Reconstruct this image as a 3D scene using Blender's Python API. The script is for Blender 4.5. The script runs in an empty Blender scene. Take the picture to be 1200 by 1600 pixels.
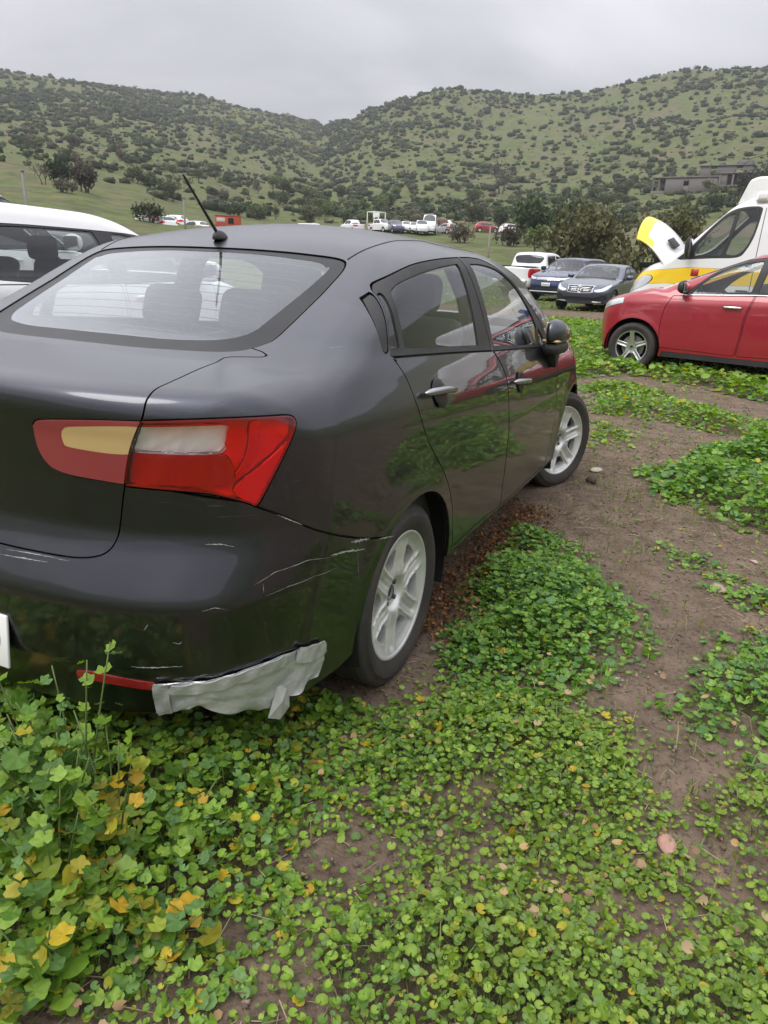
import bpy, bmesh, math, random
import numpy as np
from math import radians, sin, cos, pi, atan2, hypot
from mathutils import Vector, Matrix

random.seed(7)
rng = np.random.default_rng(11)
sc = bpy.context.scene
COL = sc.collection

# ------------------------------------------------------------------ camera
CAM = np.array([1.669, -1.991, 1.3526])
YAW, PITCH, ROLL = radians(-24.48), radians(19.49), radians(2.228)
_fw = np.array([sin(YAW) * cos(PITCH), cos(YAW) * cos(PITCH), -sin(PITCH)])
_rt = np.array([cos(YAW), -sin(YAW), 0.])
_up = np.cross(_rt, _fw)
_r = _rt * cos(ROLL) + _up * sin(ROLL)
_u = -_rt * sin(ROLL) + _up * cos(ROLL)
cd = bpy.data.cameras.new('camera')
cd.sensor_fit = 'VERTICAL'
cd.sensor_height = 24
cd.lens = 24 * 1120.8 / 1600
cd.clip_start, cd.clip_end = .05, 6000
cam = bpy.data.objects.new('camera', cd)
COL.objects.link(cam)
cam.matrix_world = Matrix(((_r[0], _u[0], -_fw[0], CAM[0]), (_r[1], _u[1], -_fw[1], CAM[1]), (_r[2], _u[2], -_fw[2], CAM[2]), (0, 0, 0, 1)))
sc.camera = cam

# ------------------------------------------------------------------ overcast sky
world = bpy.data.worlds.new('World')
sc.world = world
world.use_nodes = True
nt = world.node_tree
nt.nodes.clear()
N = nt.nodes.new
L = nt.links.new
out = N('ShaderNodeOutputWorld')
SUN_EL, SUN_AZ = radians(52), radians(205)      # azimuth from +Y, clockwise
sky = N('ShaderNodeTexSky')
sky.sky_type = 'NISHITA'
sky.sun_disc = False
sky.sun_elevation = SUN_EL
sky.sun_rotation = SUN_AZ
sky.dust_density = 4
bg_sky = N('ShaderNodeBackground')
bg_sky.inputs[1].default_value = .05
L(sky.outputs[0], bg_sky.inputs[0])
# cloud deck: a plane of cloud overhead, so the pattern shrinks towards the horizon; brighter overhead like an overcast sky, the unseen zenith raised to light the plants
tc = N('ShaderNodeTexCoord')
sep = N('ShaderNodeSeparateXYZ'); L(tc.outputs['Generated'], sep.inputs[0])
zc_ = N('ShaderNodeMath'); zc_.operation = 'MAXIMUM'; zc_.inputs[1].default_value = 0.0; L(sep.outputs[2], zc_.inputs[0])
zo = N('ShaderNodeMath'); zo.operation = 'ADD'; zo.inputs[1].default_value = .14; L(zc_.outputs[0], zo.inputs[0])
dx = N('ShaderNodeMath'); dx.operation = 'DIVIDE'; L(sep.outputs[0], dx.inputs[0]); L(zo.outputs[0], dx.inputs[1])
dy = N('ShaderNodeMath'); dy.operation = 'DIVIDE'; L(sep.outputs[1], dy.inputs[0]); L(zo.outputs[0], dy.inputs[1])
cmb = N('ShaderNodeCombineXYZ'); L(dx.outputs[0], cmb.inputs[0]); L(dy.outputs[0], cmb.inputs[1])
n1 = N('ShaderNodeTexNoise'); n1.inputs['Scale'].default_value = .8; n1.inputs['Detail'].default_value = 4; n1.inputs['Roughness'].default_value = .48; n1.inputs['Distortion'].default_value = .5
L(cmb.outputs[0], n1.inputs['Vector'])
cr = N('ShaderNodeValToRGB')
cr.color_ramp.interpolation = 'EASE'
cr.color_ramp.elements[0].position = .33; cr.color_ramp.elements[0].color = (.755, .76, .815, 1)
cr.color_ramp.elements[1].position = .70; cr.color_ramp.elements[1].color = (1.14, 1.145, 1.20, 1)
L(n1.outputs['Fac'], cr.inputs[0])
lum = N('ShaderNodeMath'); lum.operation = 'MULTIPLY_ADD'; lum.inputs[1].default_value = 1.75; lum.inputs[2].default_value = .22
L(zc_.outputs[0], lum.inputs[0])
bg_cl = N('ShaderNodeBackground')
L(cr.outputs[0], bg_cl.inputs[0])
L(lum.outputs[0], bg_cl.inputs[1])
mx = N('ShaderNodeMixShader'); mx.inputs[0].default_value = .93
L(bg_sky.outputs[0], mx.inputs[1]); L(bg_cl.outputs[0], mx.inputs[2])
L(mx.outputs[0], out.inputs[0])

# ------------------------------------------------------------------ sun behind the clouds
sl = bpy.data.lights.new('sun', 'SUN')
sl.energy = 1.5
sl.angle = radians(35)
sl.color = (1, .97, .93)
sun = bpy.data.objects.new('sun', sl)
COL.objects.link(sun)
_sd = Vector((sin(SUN_AZ) * cos(SUN_EL), cos(SUN_AZ) * cos(SUN_EL), sin(SUN_EL)))
sun.rotation_euler = _sd.to_track_quat('Z', 'Y').to_euler()
sun.location = (0, 0, 60)

sc.view_settings.view_transform = 'Standard'
sc.view_settings.look = 'None'
sc.view_settings.exposure = .42
sc.view_settings.gamma = 1
sc.render.engine = 'CYCLES'
sc.cycles.use_denoising = True
sc.cycles.max_bounces = 6
sc.cycles.adaptive_threshold = .02
sc.cycles.transparent_max_bounces = 12
sc.cycles.caustics_reflective = False
sc.cycles.caustics_refractive = False

# ------------------------------------------------------------------ numeric helpers
def spl(pts, sm=0.0, n=1500):
    """smooth curve through control points: linear interpolation, then gaussian rounding of width sm"""
    p = np.array(sorted(pts), float)
    x0, x1 = p[0, 0], p[-1, 0]
    pad = 4 * sm + 1e-3
    xs = np.linspace(x0 - pad, x1 + pad, n)
    ys = np.interp(xs, p[:, 0], p[:, 1])
    a = (p[1, 1] - p[0, 1]) / (p[1, 0] - p[0, 0])
    b = (p[-1, 1] - p[-2, 1]) / (p[-1, 0] - p[-2, 0])
    lo, hi = xs < x0, xs > x1
    ys[lo] = p[0, 1] + (xs[lo] - x0) * a
    ys[hi] = p[-1, 1] + (xs[hi] - x1) * b
    if sm > 0:
        st = xs[1] - xs[0]
        m = max(2, int(3.5 * sm / st))
        k = np.exp(-0.5 * (np.arange(-m, m + 1) * st / sm) ** 2)
        ys = np.convolve(np.pad(ys, m, mode='reflect', reflect_type='odd'), k / k.sum(), 'valid')
    return lambda v: np.interp(v, xs, ys)

def smax(a, b, k):
    h = np.clip(.5 + .5 * (a - b) / k, 0, 1)
    return b * (1 - h) + a * h + k * h * (1 - h)

def smin(a, b, k):
    return -smax(-a, -b, k)

def car_field(S):
    """implicit surface of a car body (negative inside); x right, y forward, z up, rear axle at y = 0"""
    wp, sec, zc = S['plan'], S['section'], S['crease']
    tl, rz, rc, fz, fc = S['top'], S['rear'], S['rear_plan'], S['front'], S['front_plan']
    tg, wg, wgp = S['roof'], S['cabin'], S['cabin_plan']
    cl, cg = S.get('crown', .06), S.get('roof_crown', lambda y: .10)
    br, bf = S.get('back_bow', .3), S.get('screen_bow', .3)
    kr, kf, kt = S.get('k_rear', .10), S.get('k_front', .10), S.get('k_top', .06)
    kg, ku, ym = S.get('k_roof', .10), S.get('k_belt', .05), S.get('mid', 1.0)
    wy, wr, fl = S['wheels_y'], S['arch'], S.get('flare', .012)
    zr = S.get('wheel_r', .31)
    def F(P):
        x, y, z = np.abs(P[:, 0]), P[:, 1], P[:, 2]
        W = wp(y) + sec(z - zc(y) + .92)
        for q in wy:
            r = np.hypot(y - q, z - zr)
            W = W + fl * np.exp(-((r - wr) / .055) ** 2)
        low = smax(x - W, z - tl(y) + cl * x * x, kt)
        low = smax(low, rz(z) + rc(x) - y, kr)
        low = smax(low, y - fz(z) + fc(x), kf)
        bow = np.where(y < ym, -br, bf)
        sl = np.clip((np.abs(y - ym) - .25) / .7, 0, 1)
        g = smax(x - wg(z) - wgp(y), z - tg(y + bow * sl * x * x) + cg(y) * x * x, kg)
        return smin(low, g, ku)
    return F

def ray_hit(F, C, d, t0=.3, t1=30., n=600):
    """first hit of the rays C + t d with the body (used for placing seams and decals on the skin)"""
    C, d = np.atleast_2d(C), np.atleast_2d(d)
    ts = np.linspace(t0, t1, n)
    C = np.broadcast_to(C, d.shape)
    f = F((C[:, None] + d[:, None] * ts[None, :, None]).reshape(-1, 3)).reshape(len(d), n)
    ok = (f[:, :-1] > 0) & (f[:, 1:] <= 0)
    i = np.argmax(ok, 1); none = ~ok.any(1)
    lo = np.where(none, np.nan, ts[i]); hi = np.where(none, np.nan, ts[i + 1])
    for _ in range(30):
        m = .5 * (lo + hi)
        v = F(C + d * np.nan_to_num(m)[:, None])
        lo = np.where(v > 0, m, lo); hi = np.where(v > 0, hi, m)
    return C + d * lo[:, None]

def half_grid(B, h, ya, yb, zc, F):
    """x >= 0 half of the body skin as one dense grid: box points pulled along rays onto the surface"""
    (X, (y0, y1), (z0, z1)) = B
    nx, ny, nz = max(4, int(X / h)), int((y1 - y0) / h), int((z1 - z0) / h)
    xs, ys, zs = np.linspace(0, X, nx + 1), np.linspace(y0, y1, ny + 1), np.linspace(z0, z1, nz + 1)
    V, Q, base = [], [], 0
    def face(a, b, f, flip):
        nonlocal base
        A, Bb = np.meshgrid(a, b, indexing='ij')
        V.append(f(A.ravel(), Bb.ravel()))
        i = np.arange((len(a)) * len(b)).reshape(len(a), len(b)) + base
        q = np.stack([i[:-1, :-1], i[1:, :-1], i[1:, 1:], i[:-1, 1:]], -1).reshape(-1, 4)
        Q.append(q[:, ::-1] if flip else q)
        base += len(a) * len(b)
    o = np.ones_like
    face(ys, zs, lambda a, b: np.stack([o(a) * X, a, b], 1), False)          # side
    face(xs, ys, lambda a, b: np.stack([a, b, o(a) * z1], 1), False)         # top
    face(xs, zs, lambda a, b: np.stack([a, o(a) * y0, b], 1), False)         # rear
    face(xs, zs, lambda a, b: np.stack([a, o(a) * y1, b], 1), True)          # front
    V, Q = np.concatenate(V), np.concatenate(Q)
    key = np.round(V / (h * .1)).astype(np.int64)
    _, fi, inv = np.unique(key, axis=0, return_index=True, return_inverse=True)
    V, Q = V[fi], inv.reshape(-1)[Q]
    A = np.stack([np.zeros(len(V)), np.clip(V[:, 1], ya, yb), np.full(len(V), zc)], 1)
    D = V - A
    lo, hi = np.zeros(len(V)), np.full(len(V), 1.25)
    for _ in range(24):
        m = .5 * (lo + hi)
        ins = F(A + D * m[:, None]) < 0
        lo = np.where(ins, m, lo); hi = np.where(ins, hi, m)
    P = A + D * (.5 * (lo + hi))[:, None]
    return P, np.concatenate([Q[:, [0, 1, 2]], Q[:, [0, 2, 3]]])

def grad(F, P, e=.003):
    g = np.stack([F(P + np.eye(3)[i] * e) - F(P - np.eye(3)[i] * e) for i in range(3)], 1)
    return g / (np.linalg.norm(g, axis=1, keepdims=True) + 1e-12)

def poly_sd(p, poly):
    """signed distance of 2-d points to a closed polygon, negative inside"""
    a = np.asarray(poly, float); b = np.roll(a, -1, 0)
    d2 = np.full(len(p), 1e9); ins = np.zeros(len(p), bool)
    for (ax, ay), (bx, by) in zip(a, b):
        ex, ey = bx - ax, by - ay
        wx, wy = p[:, 0] - ax, p[:, 1] - ay
        t = np.clip((wx * ex + wy * ey) / (ex * ex + ey * ey + 1e-12), 0, 1)
        d2 = np.minimum(d2, (wx - ex * t) ** 2 + (wy - ey * t) ** 2)
        c = (ay > p[:, 1]) != (by > p[:, 1])
        if by != ay:
            ins ^= c & (p[:, 0] < ex * (p[:, 1] - ay) / (by - ay) + ax)
    return np.where(ins, -1, 1) * np.sqrt(d2)

def smooth_poly(pts, n=6):
    """closed Catmull-Rom curve; a point given as (u, v, 1) is kept as a corner"""
    q = [tuple(p[:2]) for p in pts]; cor = [len(p) > 2 for p in pts]
    out, N = [], len(q)
    for i in range(N):
        p0, p1, p2, p3 = (np.array(q[(i + j) % N]) for j in (-1, 0, 1, 2))
        if cor[i]: p0 = p1 - (p2 - p1)
        if cor[(i + 1) % N]: p3 = p2 + (p2 - p1)
        for t in np.arange(n) / n:
            out.append(tuple(.5 * (2 * p1 + (p2 - p0) * t + (2 * p0 - 5 * p1 + 4 * p2 - p3) * t * t + (3 * p1 - p0 - 3 * p2 + p3) * t ** 3)))
    return out

def cut(V, T, d, level=0.):
    """keep the part of a triangle mesh where d < level, slicing the triangles along the border"""
    d = d - level
    s = d < 0
    c = s[T].sum(1)
    full = T[c == 3]
    newV, newT, cache = [], [], {}
    n0 = len(V)
    def mid(i, j):
        k = (i, j) if i < j else (j, i)
        if k not in cache:
            t = d[i] / (d[i] - d[j])
            t = min(max(t, .001), .999)
            cache[k] = n0 + len(newV)
            newV.append(V[i] + (V[j] - V[i]) * t)
        return cache[k]
    for tri in T[(c == 1) | (c == 2)]:
        a, b, e = (int(q) for q in tri)
        for _ in range(3):
            if s[a] and not s[b] and not s[e]:
                newT.append((a, mid(a, b), mid(a, e))); break
            if s[a] and s[b] and not s[e]:
                m1, m2 = mid(b, e), mid(a, e)
                newT.append((a, b, m1)); newT.append((a, m1, m2)); break
            a, b, e = b, e, a
    VV = np.concatenate([V, np.array(newV).reshape(-1, 3)])
    TT = np.concatenate([full, np.array(newT, int).reshape(-1, 3)])
    if len(TT) == 0:
        return np.zeros((0, 3)), np.zeros((0, 3), int)
    u, inv = np.unique(TT, return_inverse=True)
    return VV[u], inv.reshape(TT.shape)
# ------------------------------------------------------------------ scene helpers
def mk(name, V, faces, mat=None, parent=None, smooth=True, normals=None, kind=None, mats=None, fmat=None):
    me = bpy.data.meshes.new(name)
    V = np.asarray(V, np.float32)
    if isinstance(faces, np.ndarray):
        k = faces.shape[1]
        me.vertices.add(len(V)); me.vertices.foreach_set('co', V.ravel())
        me.loops.add(faces.size); me.loops.foreach_set('vertex_index', faces.astype(np.int32).ravel())
        me.polygons.add(len(faces)); me.polygons.foreach_set('loop_start', np.arange(0, faces.size, k, dtype=np.int32))
        me.update(calc_edges=True)
    else:
        me.from_pydata(V.tolist(), [], [list(f) for f in faces])
        me.update()
    if smooth:
        me.polygons.foreach_set('use_smooth', np.ones(len(me.polygons), bool))
    if mats:
        for m in mats: me.materials.append(m)
        me.polygons.foreach_set('material_index', np.asarray(fmat, np.int32))
    elif mat:
        me.materials.append(mat)
    if normals is not None:
        me.normals_split_custom_set_from_vertices(np.asarray(normals, np.float32).tolist())
    o = bpy.data.objects.new(name, me)
    COL.objects.link(o)
    if parent is not None: o.parent = parent
    if kind: o['kind'] = kind
    return o

def empty(name, loc=(0, 0, 0), rz=0., parent=None):
    o = bpy.data.objects.new(name, None)
    o.empty_display_size = .2
    COL.objects.link(o)
    o.location = loc; o.rotation_euler = (0, 0, rz)
    if parent is not None: o.parent = parent
    return o

def tag(o, label, cat, group=None):
    o['label'] = label; o['category'] = cat
    if group: o['group'] = group
    return o

def bm_mk(name, bm, mat, parent=None, smooth=True, angle=None):
    me = bpy.data.meshes.new(name)
    bmesh.ops.recalc_face_normals(bm, faces=bm.faces)
    bm.to_mesh(me); bm.free()
    if smooth:
        me.polygons.foreach_set('use_smooth', np.ones(len(me.polygons), bool))
        if angle:
            try: me.set_sharp_from_angle(angle=angle)
            except Exception: pass
    if mat: me.materials.append(mat)
    o = bpy.data.objects.new(name, me)
    COL.objects.link(o)
    if parent is not None: o.parent = parent
    return o

def rbox(name, c, s, mat, parent=None, bev=.02, seg=3, rot=None, taper=None):
    """rounded box: centre c, full size s"""
    bm = bmesh.new()
    bmesh.ops.create_cube(bm, size=1)
    for v in bm.verts:
        t = 1.
        if taper is not None: t = 1 + (taper - 1) * (v.co.z + .5)
        v.co = Vector((v.co.x * s[0] * t, v.co.y * s[1] * t, v.co.z * s[2]))
    if bev > 0:
        bmesh.ops.bevel(bm, geom=bm.edges[:] + bm.verts[:], offset=min(bev, min(s) * .49), segments=seg, profile=.5, affect='EDGES')
    M = Matrix.Translation(Vector(c))
    if rot is not None:
        M = M @ Matrix.Rotation(rot[2], 4, 'Z') @ Matrix.Rotation(rot[1], 4, 'Y') @ Matrix.Rotation(rot[0], 4, 'X')
    bmesh.ops.transform(bm, matrix=M, verts=bm.verts)
    return bm_mk(name, bm, mat, parent, True, radians(50))

def prism(name, poly, axis, a, b, mat, parent=None, bev=.0, seg=2):
    """polygon (two coordinates) extruded along axis 0/1/2 from a to b"""
    bm = bmesh.new()
    def P(u, v, w):
        return {0: (w, u, v), 1: (u, w, v), 2: (u, v, w)}[axis]
    lo = [bm.verts.new(P(u, v, a)) for u, v in poly]
    hi = [bm.verts.new(P(u, v, b)) for u, v in poly]
    bm.faces.new(lo[::-1]); bm.faces.new(hi)
    n = len(poly)
    for i in range(n):
        bm.faces.new((lo[i], lo[(i + 1) % n], hi[(i + 1) % n], hi[i]))
    bmesh.ops.recalc_face_normals(bm, faces=bm.faces)
    if bev > 0:
        bmesh.ops.bevel(bm, geom=[e for e in bm.edges], offset=bev, segments=seg, profile=.5, affect='EDGES')
    return bm_mk(name, bm, mat, parent, True, radians(40))

def tube_data(pts, rad, n=8, closed=False):
    pts = np.asarray(pts, float); m = len(pts)
    rad = np.broadcast_to(np.asarray(rad, float), (m,))
    if closed: t = np.roll(pts, -1, 0) - np.roll(pts, 1, 0)
    else: t = np.gradient(pts, axis=0)
    t /= np.linalg.norm(t, axis=1, keepdims=True) + 1e-12
    ref = np.array([0, 0, 1.]) if abs(t[0][2]) < .9 else np.array([1., 0, 0])
    V = []
    u = np.cross(t[0], ref); u /= np.linalg.norm(u)
    for i in range(m):
        u = u - t[i] * (u @ t[i]); u /= np.linalg.norm(u) + 1e-12
        w = np.cross(t[i], u)
        a = np.arange(n) * 2 * pi / n
        V.append(pts[i] + rad[i] * (np.cos(a)[:, None] * u + np.sin(a)[:, None] * w))
    V = np.concatenate(V)
    Q = []
    for i in range(m if closed else m - 1):
        j = (i + 1) % m
        for k in range(n):
            l = (k + 1) % n
            Q.append((i * n + k, i * n + l, j * n + l, j * n + k))
    if not closed:
        Q.append(tuple(range(n))[::-1]); Q.append(tuple((m - 1) * n + k for k in range(n)))
    return V, Q

def tube(name, pts, rad, mat, parent=None, n=8, closed=False):
    V, Q = tube_data(pts, rad, n, closed)
    return mk(name, V, Q, mat, parent)

def lathe_data(prof, n=48):
    """profile of (radius, x) revolved about the x axis"""
    a = np.arange(n) * 2 * pi / n
    V = np.concatenate([np.stack([np.full(n, x), r * np.cos(a), r * np.sin(a)], 1) for r, x in prof])
    Q = []
    for i in range(len(prof) - 1):
        for k in range(n):
            l = (k + 1) % n
            Q.append((i * n + k, (i + 1) * n + k, (i + 1) * n + l, i * n + l))
    return V, np.array(Q)

def text_mesh(name, s, size, mat, parent, M, depth=.001, align='CENTER'):
    cu = bpy.data.curves.new(name, 'FONT')
    cu.body = s; cu.size = size; cu.extrude = depth; cu.align_x = align; cu.align_y = 'CENTER'
    o = bpy.data.objects.new(name + '_t', cu)
    COL.objects.link(o)
    dg = bpy.context.evaluated_depsgraph_get()
    me = bpy.data.meshes.new_from_object(o.evaluated_get(dg))
    bpy.data.objects.remove(o)
    me.transform(M)
    me.materials.clear(); me.materials.append(mat)
    r = bpy.data.objects.new(name, me)
    COL.objects.link(r)
    if parent is not None: r.parent = parent
    return r

# ------------------------------------------------------------------ materials
MAT = {}
def mat(name, color, rough=.5, metal=0., coat=0., spec=None, noise=None, bump=None, emit=None, coat_rough=.03):
    """noise = (scale, amount, colour2); bump = (scale, strength)"""
    m = bpy.data.materials.new(name); m.use_nodes = True
    t = m.node_tree; b = t.nodes['Principled BSDF']
    b.inputs['Base Color'].default_value = (*color, 1)
    b.inputs['Roughness'].default_value = rough
    b.inputs['Metallic'].default_value = metal
    b.inputs['Coat Weight'].default_value = coat
    b.inputs['Coat Roughness'].default_value = coat_rough
    if spec is not None: b.inputs['Specular IOR Level'].default_value = spec
    if noise or bump:
        co = t.nodes.new('ShaderNodeTexCoord')
    if noise:
        n = t.nodes.new('ShaderNodeTexNoise'); n.inputs['Scale'].default_value = noise[0]; n.inputs['Detail'].default_value = 6; n.inputs['Roughness'].default_value = .65
        t.links.new(co.outputs['Object'], n.inputs['Vector'])
        r = t.nodes.new('ShaderNodeMapRange'); r.inputs[1].default_value = .35; r.inputs[2].default_value = .7; r.inputs[4].default_value = noise[1]
        t.links.new(n.outputs['Fac'], r.inputs[0])
        x = t.nodes.new('ShaderNodeMix'); x.data_type = 'RGBA'
        x.inputs[6].default_value = (*color, 1); x.inputs[7].default_value = (*noise[2], 1)
        t.links.new(r.outputs[0], x.inputs[0]); t.links.new(x.outputs[2], b.inputs['Base Color'])
    if bump:
        n2 = t.nodes.new('ShaderNodeTexNoise'); n2.inputs['Scale'].default_value = bump[0]; n2.inputs['Detail'].default_value = 4
        t.links.new(co.outputs['Object'], n2.inputs['Vector'])
        bp = t.nodes.new('ShaderNodeBump'); bp.inputs['Strength'].default_value = bump[1]; bp.inputs['Distance'].default_value = .01
        t.links.new(n2.outputs['Fac'], bp.inputs['Height']); t.links.new(bp.outputs[0], b.inputs['Normal'])
    if emit:
        b.inputs['Emission Color'].default_value = (*emit[0], 1); b.inputs['Emission Strength'].default_value = emit[1]
    MAT[name] = m
    return m

def paint(name, color, metal=.0, rough=.35, coat=1., dust=.12, dustcol=(.30, .28, .26), wave=.0, scratch=0., coat_rough=.03, coat_ior=1.5, film=.0, grime=0.):
    """car paint: coloured base under clear coat, dust that lies on upward faces, slight waviness, fine scratches"""
    m = bpy.data.materials.new(name); m.use_nodes = True
    t = m.node_tree; b = t.nodes['Principled BSDF']; N = t.nodes.new; L = t.links.new
    b.inputs['Metallic'].default_value = metal
    b.inputs['Coat Weight'].default_value = coat
    b.inputs['Coat IOR'].default_value = coat_ior
    co = N('ShaderNodeTexCoord'); geo = N('ShaderNodeNewGeometry')
    sp = N('ShaderNodeSeparateXYZ'); L(geo.outputs['Normal'], sp.inputs[0])
    up = N('ShaderNodeMapRange'); up.inputs[1].default_value = -.1; up.inputs[2].default_value = 1; up.inputs[3].default_value = .25; L(sp.outputs[2], up.inputs[0])
    n = N('ShaderNodeTexNoise'); n.inputs['Scale'].default_value = 5; n.inputs['Detail'].default_value = 8; n.inputs['Roughness'].default_value = .7
    L(co.outputs['Object'], n.inputs['Vector'])
    rm = N('ShaderNodeMapRange'); rm.inputs[1].default_value = .3; rm.inputs[2].default_value = .75; rm.inputs[3].default_value = .35; rm.inputs[4].default_value = 1.; L(n.outputs['Fac'], rm.inputs[0])
    mu = N('ShaderNodeMath'); mu.operation = 'MULTIPLY'; L(up.outputs[0], mu.inputs[0]); L(rm.outputs[0], mu.inputs[1])
    mu2 = N('ShaderNodeMath'); mu2.operation = 'MULTIPLY'; mu2.inputs[1].default_value = dust; L(mu.outputs[0], mu2.inputs[0])
    fac = mu2.outputs[0]
    if scratch > 0:
        vo = N('ShaderNodeTexNoise'); vo.inputs['Scale'].default_value = 1.0; vo.inputs['Detail'].default_value = 2
        mp = N('ShaderNodeMapping'); mp.inputs['Scale'].default_value = (9, 14, 190); mp.inputs['Rotation'].default_value = (.25, .3, .2)
        L(co.outputs['Object'], mp.inputs[0]); L(mp.outputs[0], vo.inputs['Vector'])
        s1 = N('ShaderNodeMapRange'); s1.inputs[1].default_value = .70; s1.inputs[2].default_value = .74; L(vo.outputs['Fac'], s1.inputs[0])
        n3 = N('ShaderNodeTexNoise'); n3.inputs['Scale'].default_value = 3.2; L(co.outputs['Object'], n3.inputs['Vector'])
        s2 = N('ShaderNodeMapRange'); s2.inputs[1].default_value = .5; s2.inputs[2].default_value = .62; s2.inputs[4].default_value = scratch; L(n3.outputs['Fac'], s2.inputs[0])
        s3 = N('ShaderNodeMath'); s3.operation = 'MULTIPLY'; L(s1.outputs[0], s3.inputs[0]); L(s2.outputs[0], s3.inputs[1])
        ad = N('ShaderNodeMath'); ad.operation = 'MAXIMUM'; L(fac, ad.inputs[0]); L(s3.outputs[0], ad.inputs[1])
        fac = ad.outputs[0]
    x = N('ShaderNodeMix'); x.data_type = 'RGBA'; x.inputs[6].default_value = (*color, 1); x.inputs[7].default_value = (*dustcol, 1)
    L(fac, x.inputs[0]); L(x.outputs[2], b.inputs['Base Color'])
    r2 = N('ShaderNodeMath'); r2.operation = 'MULTIPLY_ADD'; r2.inputs[1].default_value = 1.4; r2.inputs[2].default_value = rough; r2.use_clamp = True
    L(fac, r2.inputs[0]); L(r2.outputs[0], b.inputs['Roughness'])
    r3 = N('ShaderNodeMath'); r3.operation = 'MULTIPLY_ADD'; r3.inputs[1].default_value = .35; r3.inputs[2].default_value = coat_rough; r3.use_clamp = True
    L(fac, r3.inputs[0])
    fm = N('ShaderNodeMapRange'); fm.inputs[1].default_value = .35; fm.inputs[2].default_value = .95; fm.inputs[3].default_value = 0; fm.inputs[4].default_value = film; L(sp.outputs[2], fm.inputs[0])
    r4 = N('ShaderNodeMath'); r4.operation = 'ADD'; L(r3.outputs[0], r4.inputs[0]); L(fm.outputs[0], r4.inputs[1])
    if grime > 0:                                              # road film on the lower body
        so = N('ShaderNodeSeparateXYZ'); L(co.outputs['Object'], so.inputs[0])
        gm = N('ShaderNodeMapRange'); gm.inputs[1].default_value = .62; gm.inputs[2].default_value = .25; gm.inputs[3].default_value = 0; gm.inputs[4].default_value = grime; L(so.outputs[2], gm.inputs[0])
        gn = N('ShaderNodeMath'); gn.operation = 'MULTIPLY'; L(gm.outputs[0], gn.inputs[0]); L(rm.outputs[0], gn.inputs[1])
        r5 = N('ShaderNodeMath'); r5.operation = 'ADD'; L(r4.outputs[0], r5.inputs[0]); L(gn.outputs[0], r5.inputs[1]); L(r5.outputs[0], b.inputs['Coat Roughness'])
        x2 = N('ShaderNodeMix'); x2.data_type = 'RGBA'; x2.inputs[7].default_value = (.09, .085, .08, 1); L(x.outputs[2], x2.inputs[6]); L(gn.outputs[0], x2.inputs[0]); L(x2.outputs[2], b.inputs['Base Color'])
    else:
        L(r4.outputs[0], b.inputs['Coat Roughness'])
    if wave > 0:
        n4 = N('ShaderNodeTexNoise'); n4.inputs['Scale'].default_value = 2.6; n4.inputs['Detail'].default_value = 2.5
        L(co.outputs['Object'], n4.inputs['Vector'])
        bp = N('ShaderNodeBump'); bp.inputs['Strength'].default_value = 1; bp.inputs['Distance'].default_value = wave
        L(n4.outputs['Fac'], bp.inputs['Height']); L(bp.outputs[0], b.inputs['Normal']); L(bp.outputs[0], b.inputs['Coat Normal'])
    MAT[name] = m
    return m

def glass(name, tint=(.7, .75, .74), ior=1.55, dust=.05, dustcol=(.5, .5, .5), rough=.0, mult=1.45):
    m = bpy.data.materials.new(name); m.use_nodes = True
    t = m.node_tree; t.nodes.clear(); N = t.nodes.new; L = t.links.new
    o = N('ShaderNodeOutputMaterial')
    tr = N('ShaderNodeBsdfTransparent'); tr.inputs[0].default_value = (*tint, 1)
    gl = N('ShaderNodeBsdfGlossy'); gl.inputs['Roughness'].default_value = rough; gl.inputs[0].default_value = (.95, .97, 1, 1)
    ge = N('ShaderNodeNewGeometry')                            # Schlick reflectance, the same from both sides of the pane
    dt = N('ShaderNodeVectorMath'); dt.operation = 'DOT_PRODUCT'; L(ge.outputs['Normal'], dt.inputs[0]); L(ge.outputs['Incoming'], dt.inputs[1])
    ab = N('ShaderNodeMath'); ab.operation = 'ABSOLUTE'; L(dt.outputs['Value'], ab.inputs[0])
    om = N('ShaderNodeMath'); om.operation = 'SUBTRACT'; om.inputs[0].default_value = 1; L(ab.outputs[0], om.inputs[1])
    pw = N('ShaderNodeMath'); pw.operation = 'POWER'; pw.inputs[1].default_value = 5; L(om.outputs[0], pw.inputs[0])
    f0 = ((ior - 1) / (ior + 1)) ** 2
    fr = N('ShaderNodeMath'); fr.operation = 'MULTIPLY_ADD'; fr.inputs[1].default_value = 1 - f0; fr.inputs[2].default_value = f0; L(pw.outputs[0], fr.inputs[0])
    f2 = N('ShaderNodeMath'); f2.operation = 'MULTIPLY'; f2.inputs[1].default_value = mult; f2.use_clamp = True; L(fr.outputs[0], f2.inputs[0])
    a = N('ShaderNodeMixShader'); L(f2.outputs[0], a.inputs[0]); L(tr.outputs[0], a.inputs[1]); L(gl.outputs[0], a.inputs[2])
    df = N('ShaderNodeBsdfDiffuse'); df.inputs[0].default_value = (*dustcol, 1)
    co = N('ShaderNodeTexCoord'); n = N('ShaderNodeTexNoise'); n.inputs['Scale'].default_value = 1.6; n.inputs['Detail'].default_value = 1.5; L(co.outputs['Object'], n.inputs['Vector'])
    rm = N('ShaderNodeMapRange'); rm.inputs[1].default_value = .35; rm.inputs[2].default_value = .7; rm.inputs[3].default_value = dust * .4; rm.inputs[4].default_value = dust * 1.6; L(n.outputs['Fac'], rm.inputs[0])
    c = N('ShaderNodeMixShader'); L(rm.outputs[0], c.inputs[0]); L(a.outputs[0], c.inputs[1]); L(df.outputs[0], c.inputs[2])
    L(c.outputs[0], o.inputs[0])
    MAT[name] = m
    return m

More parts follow.
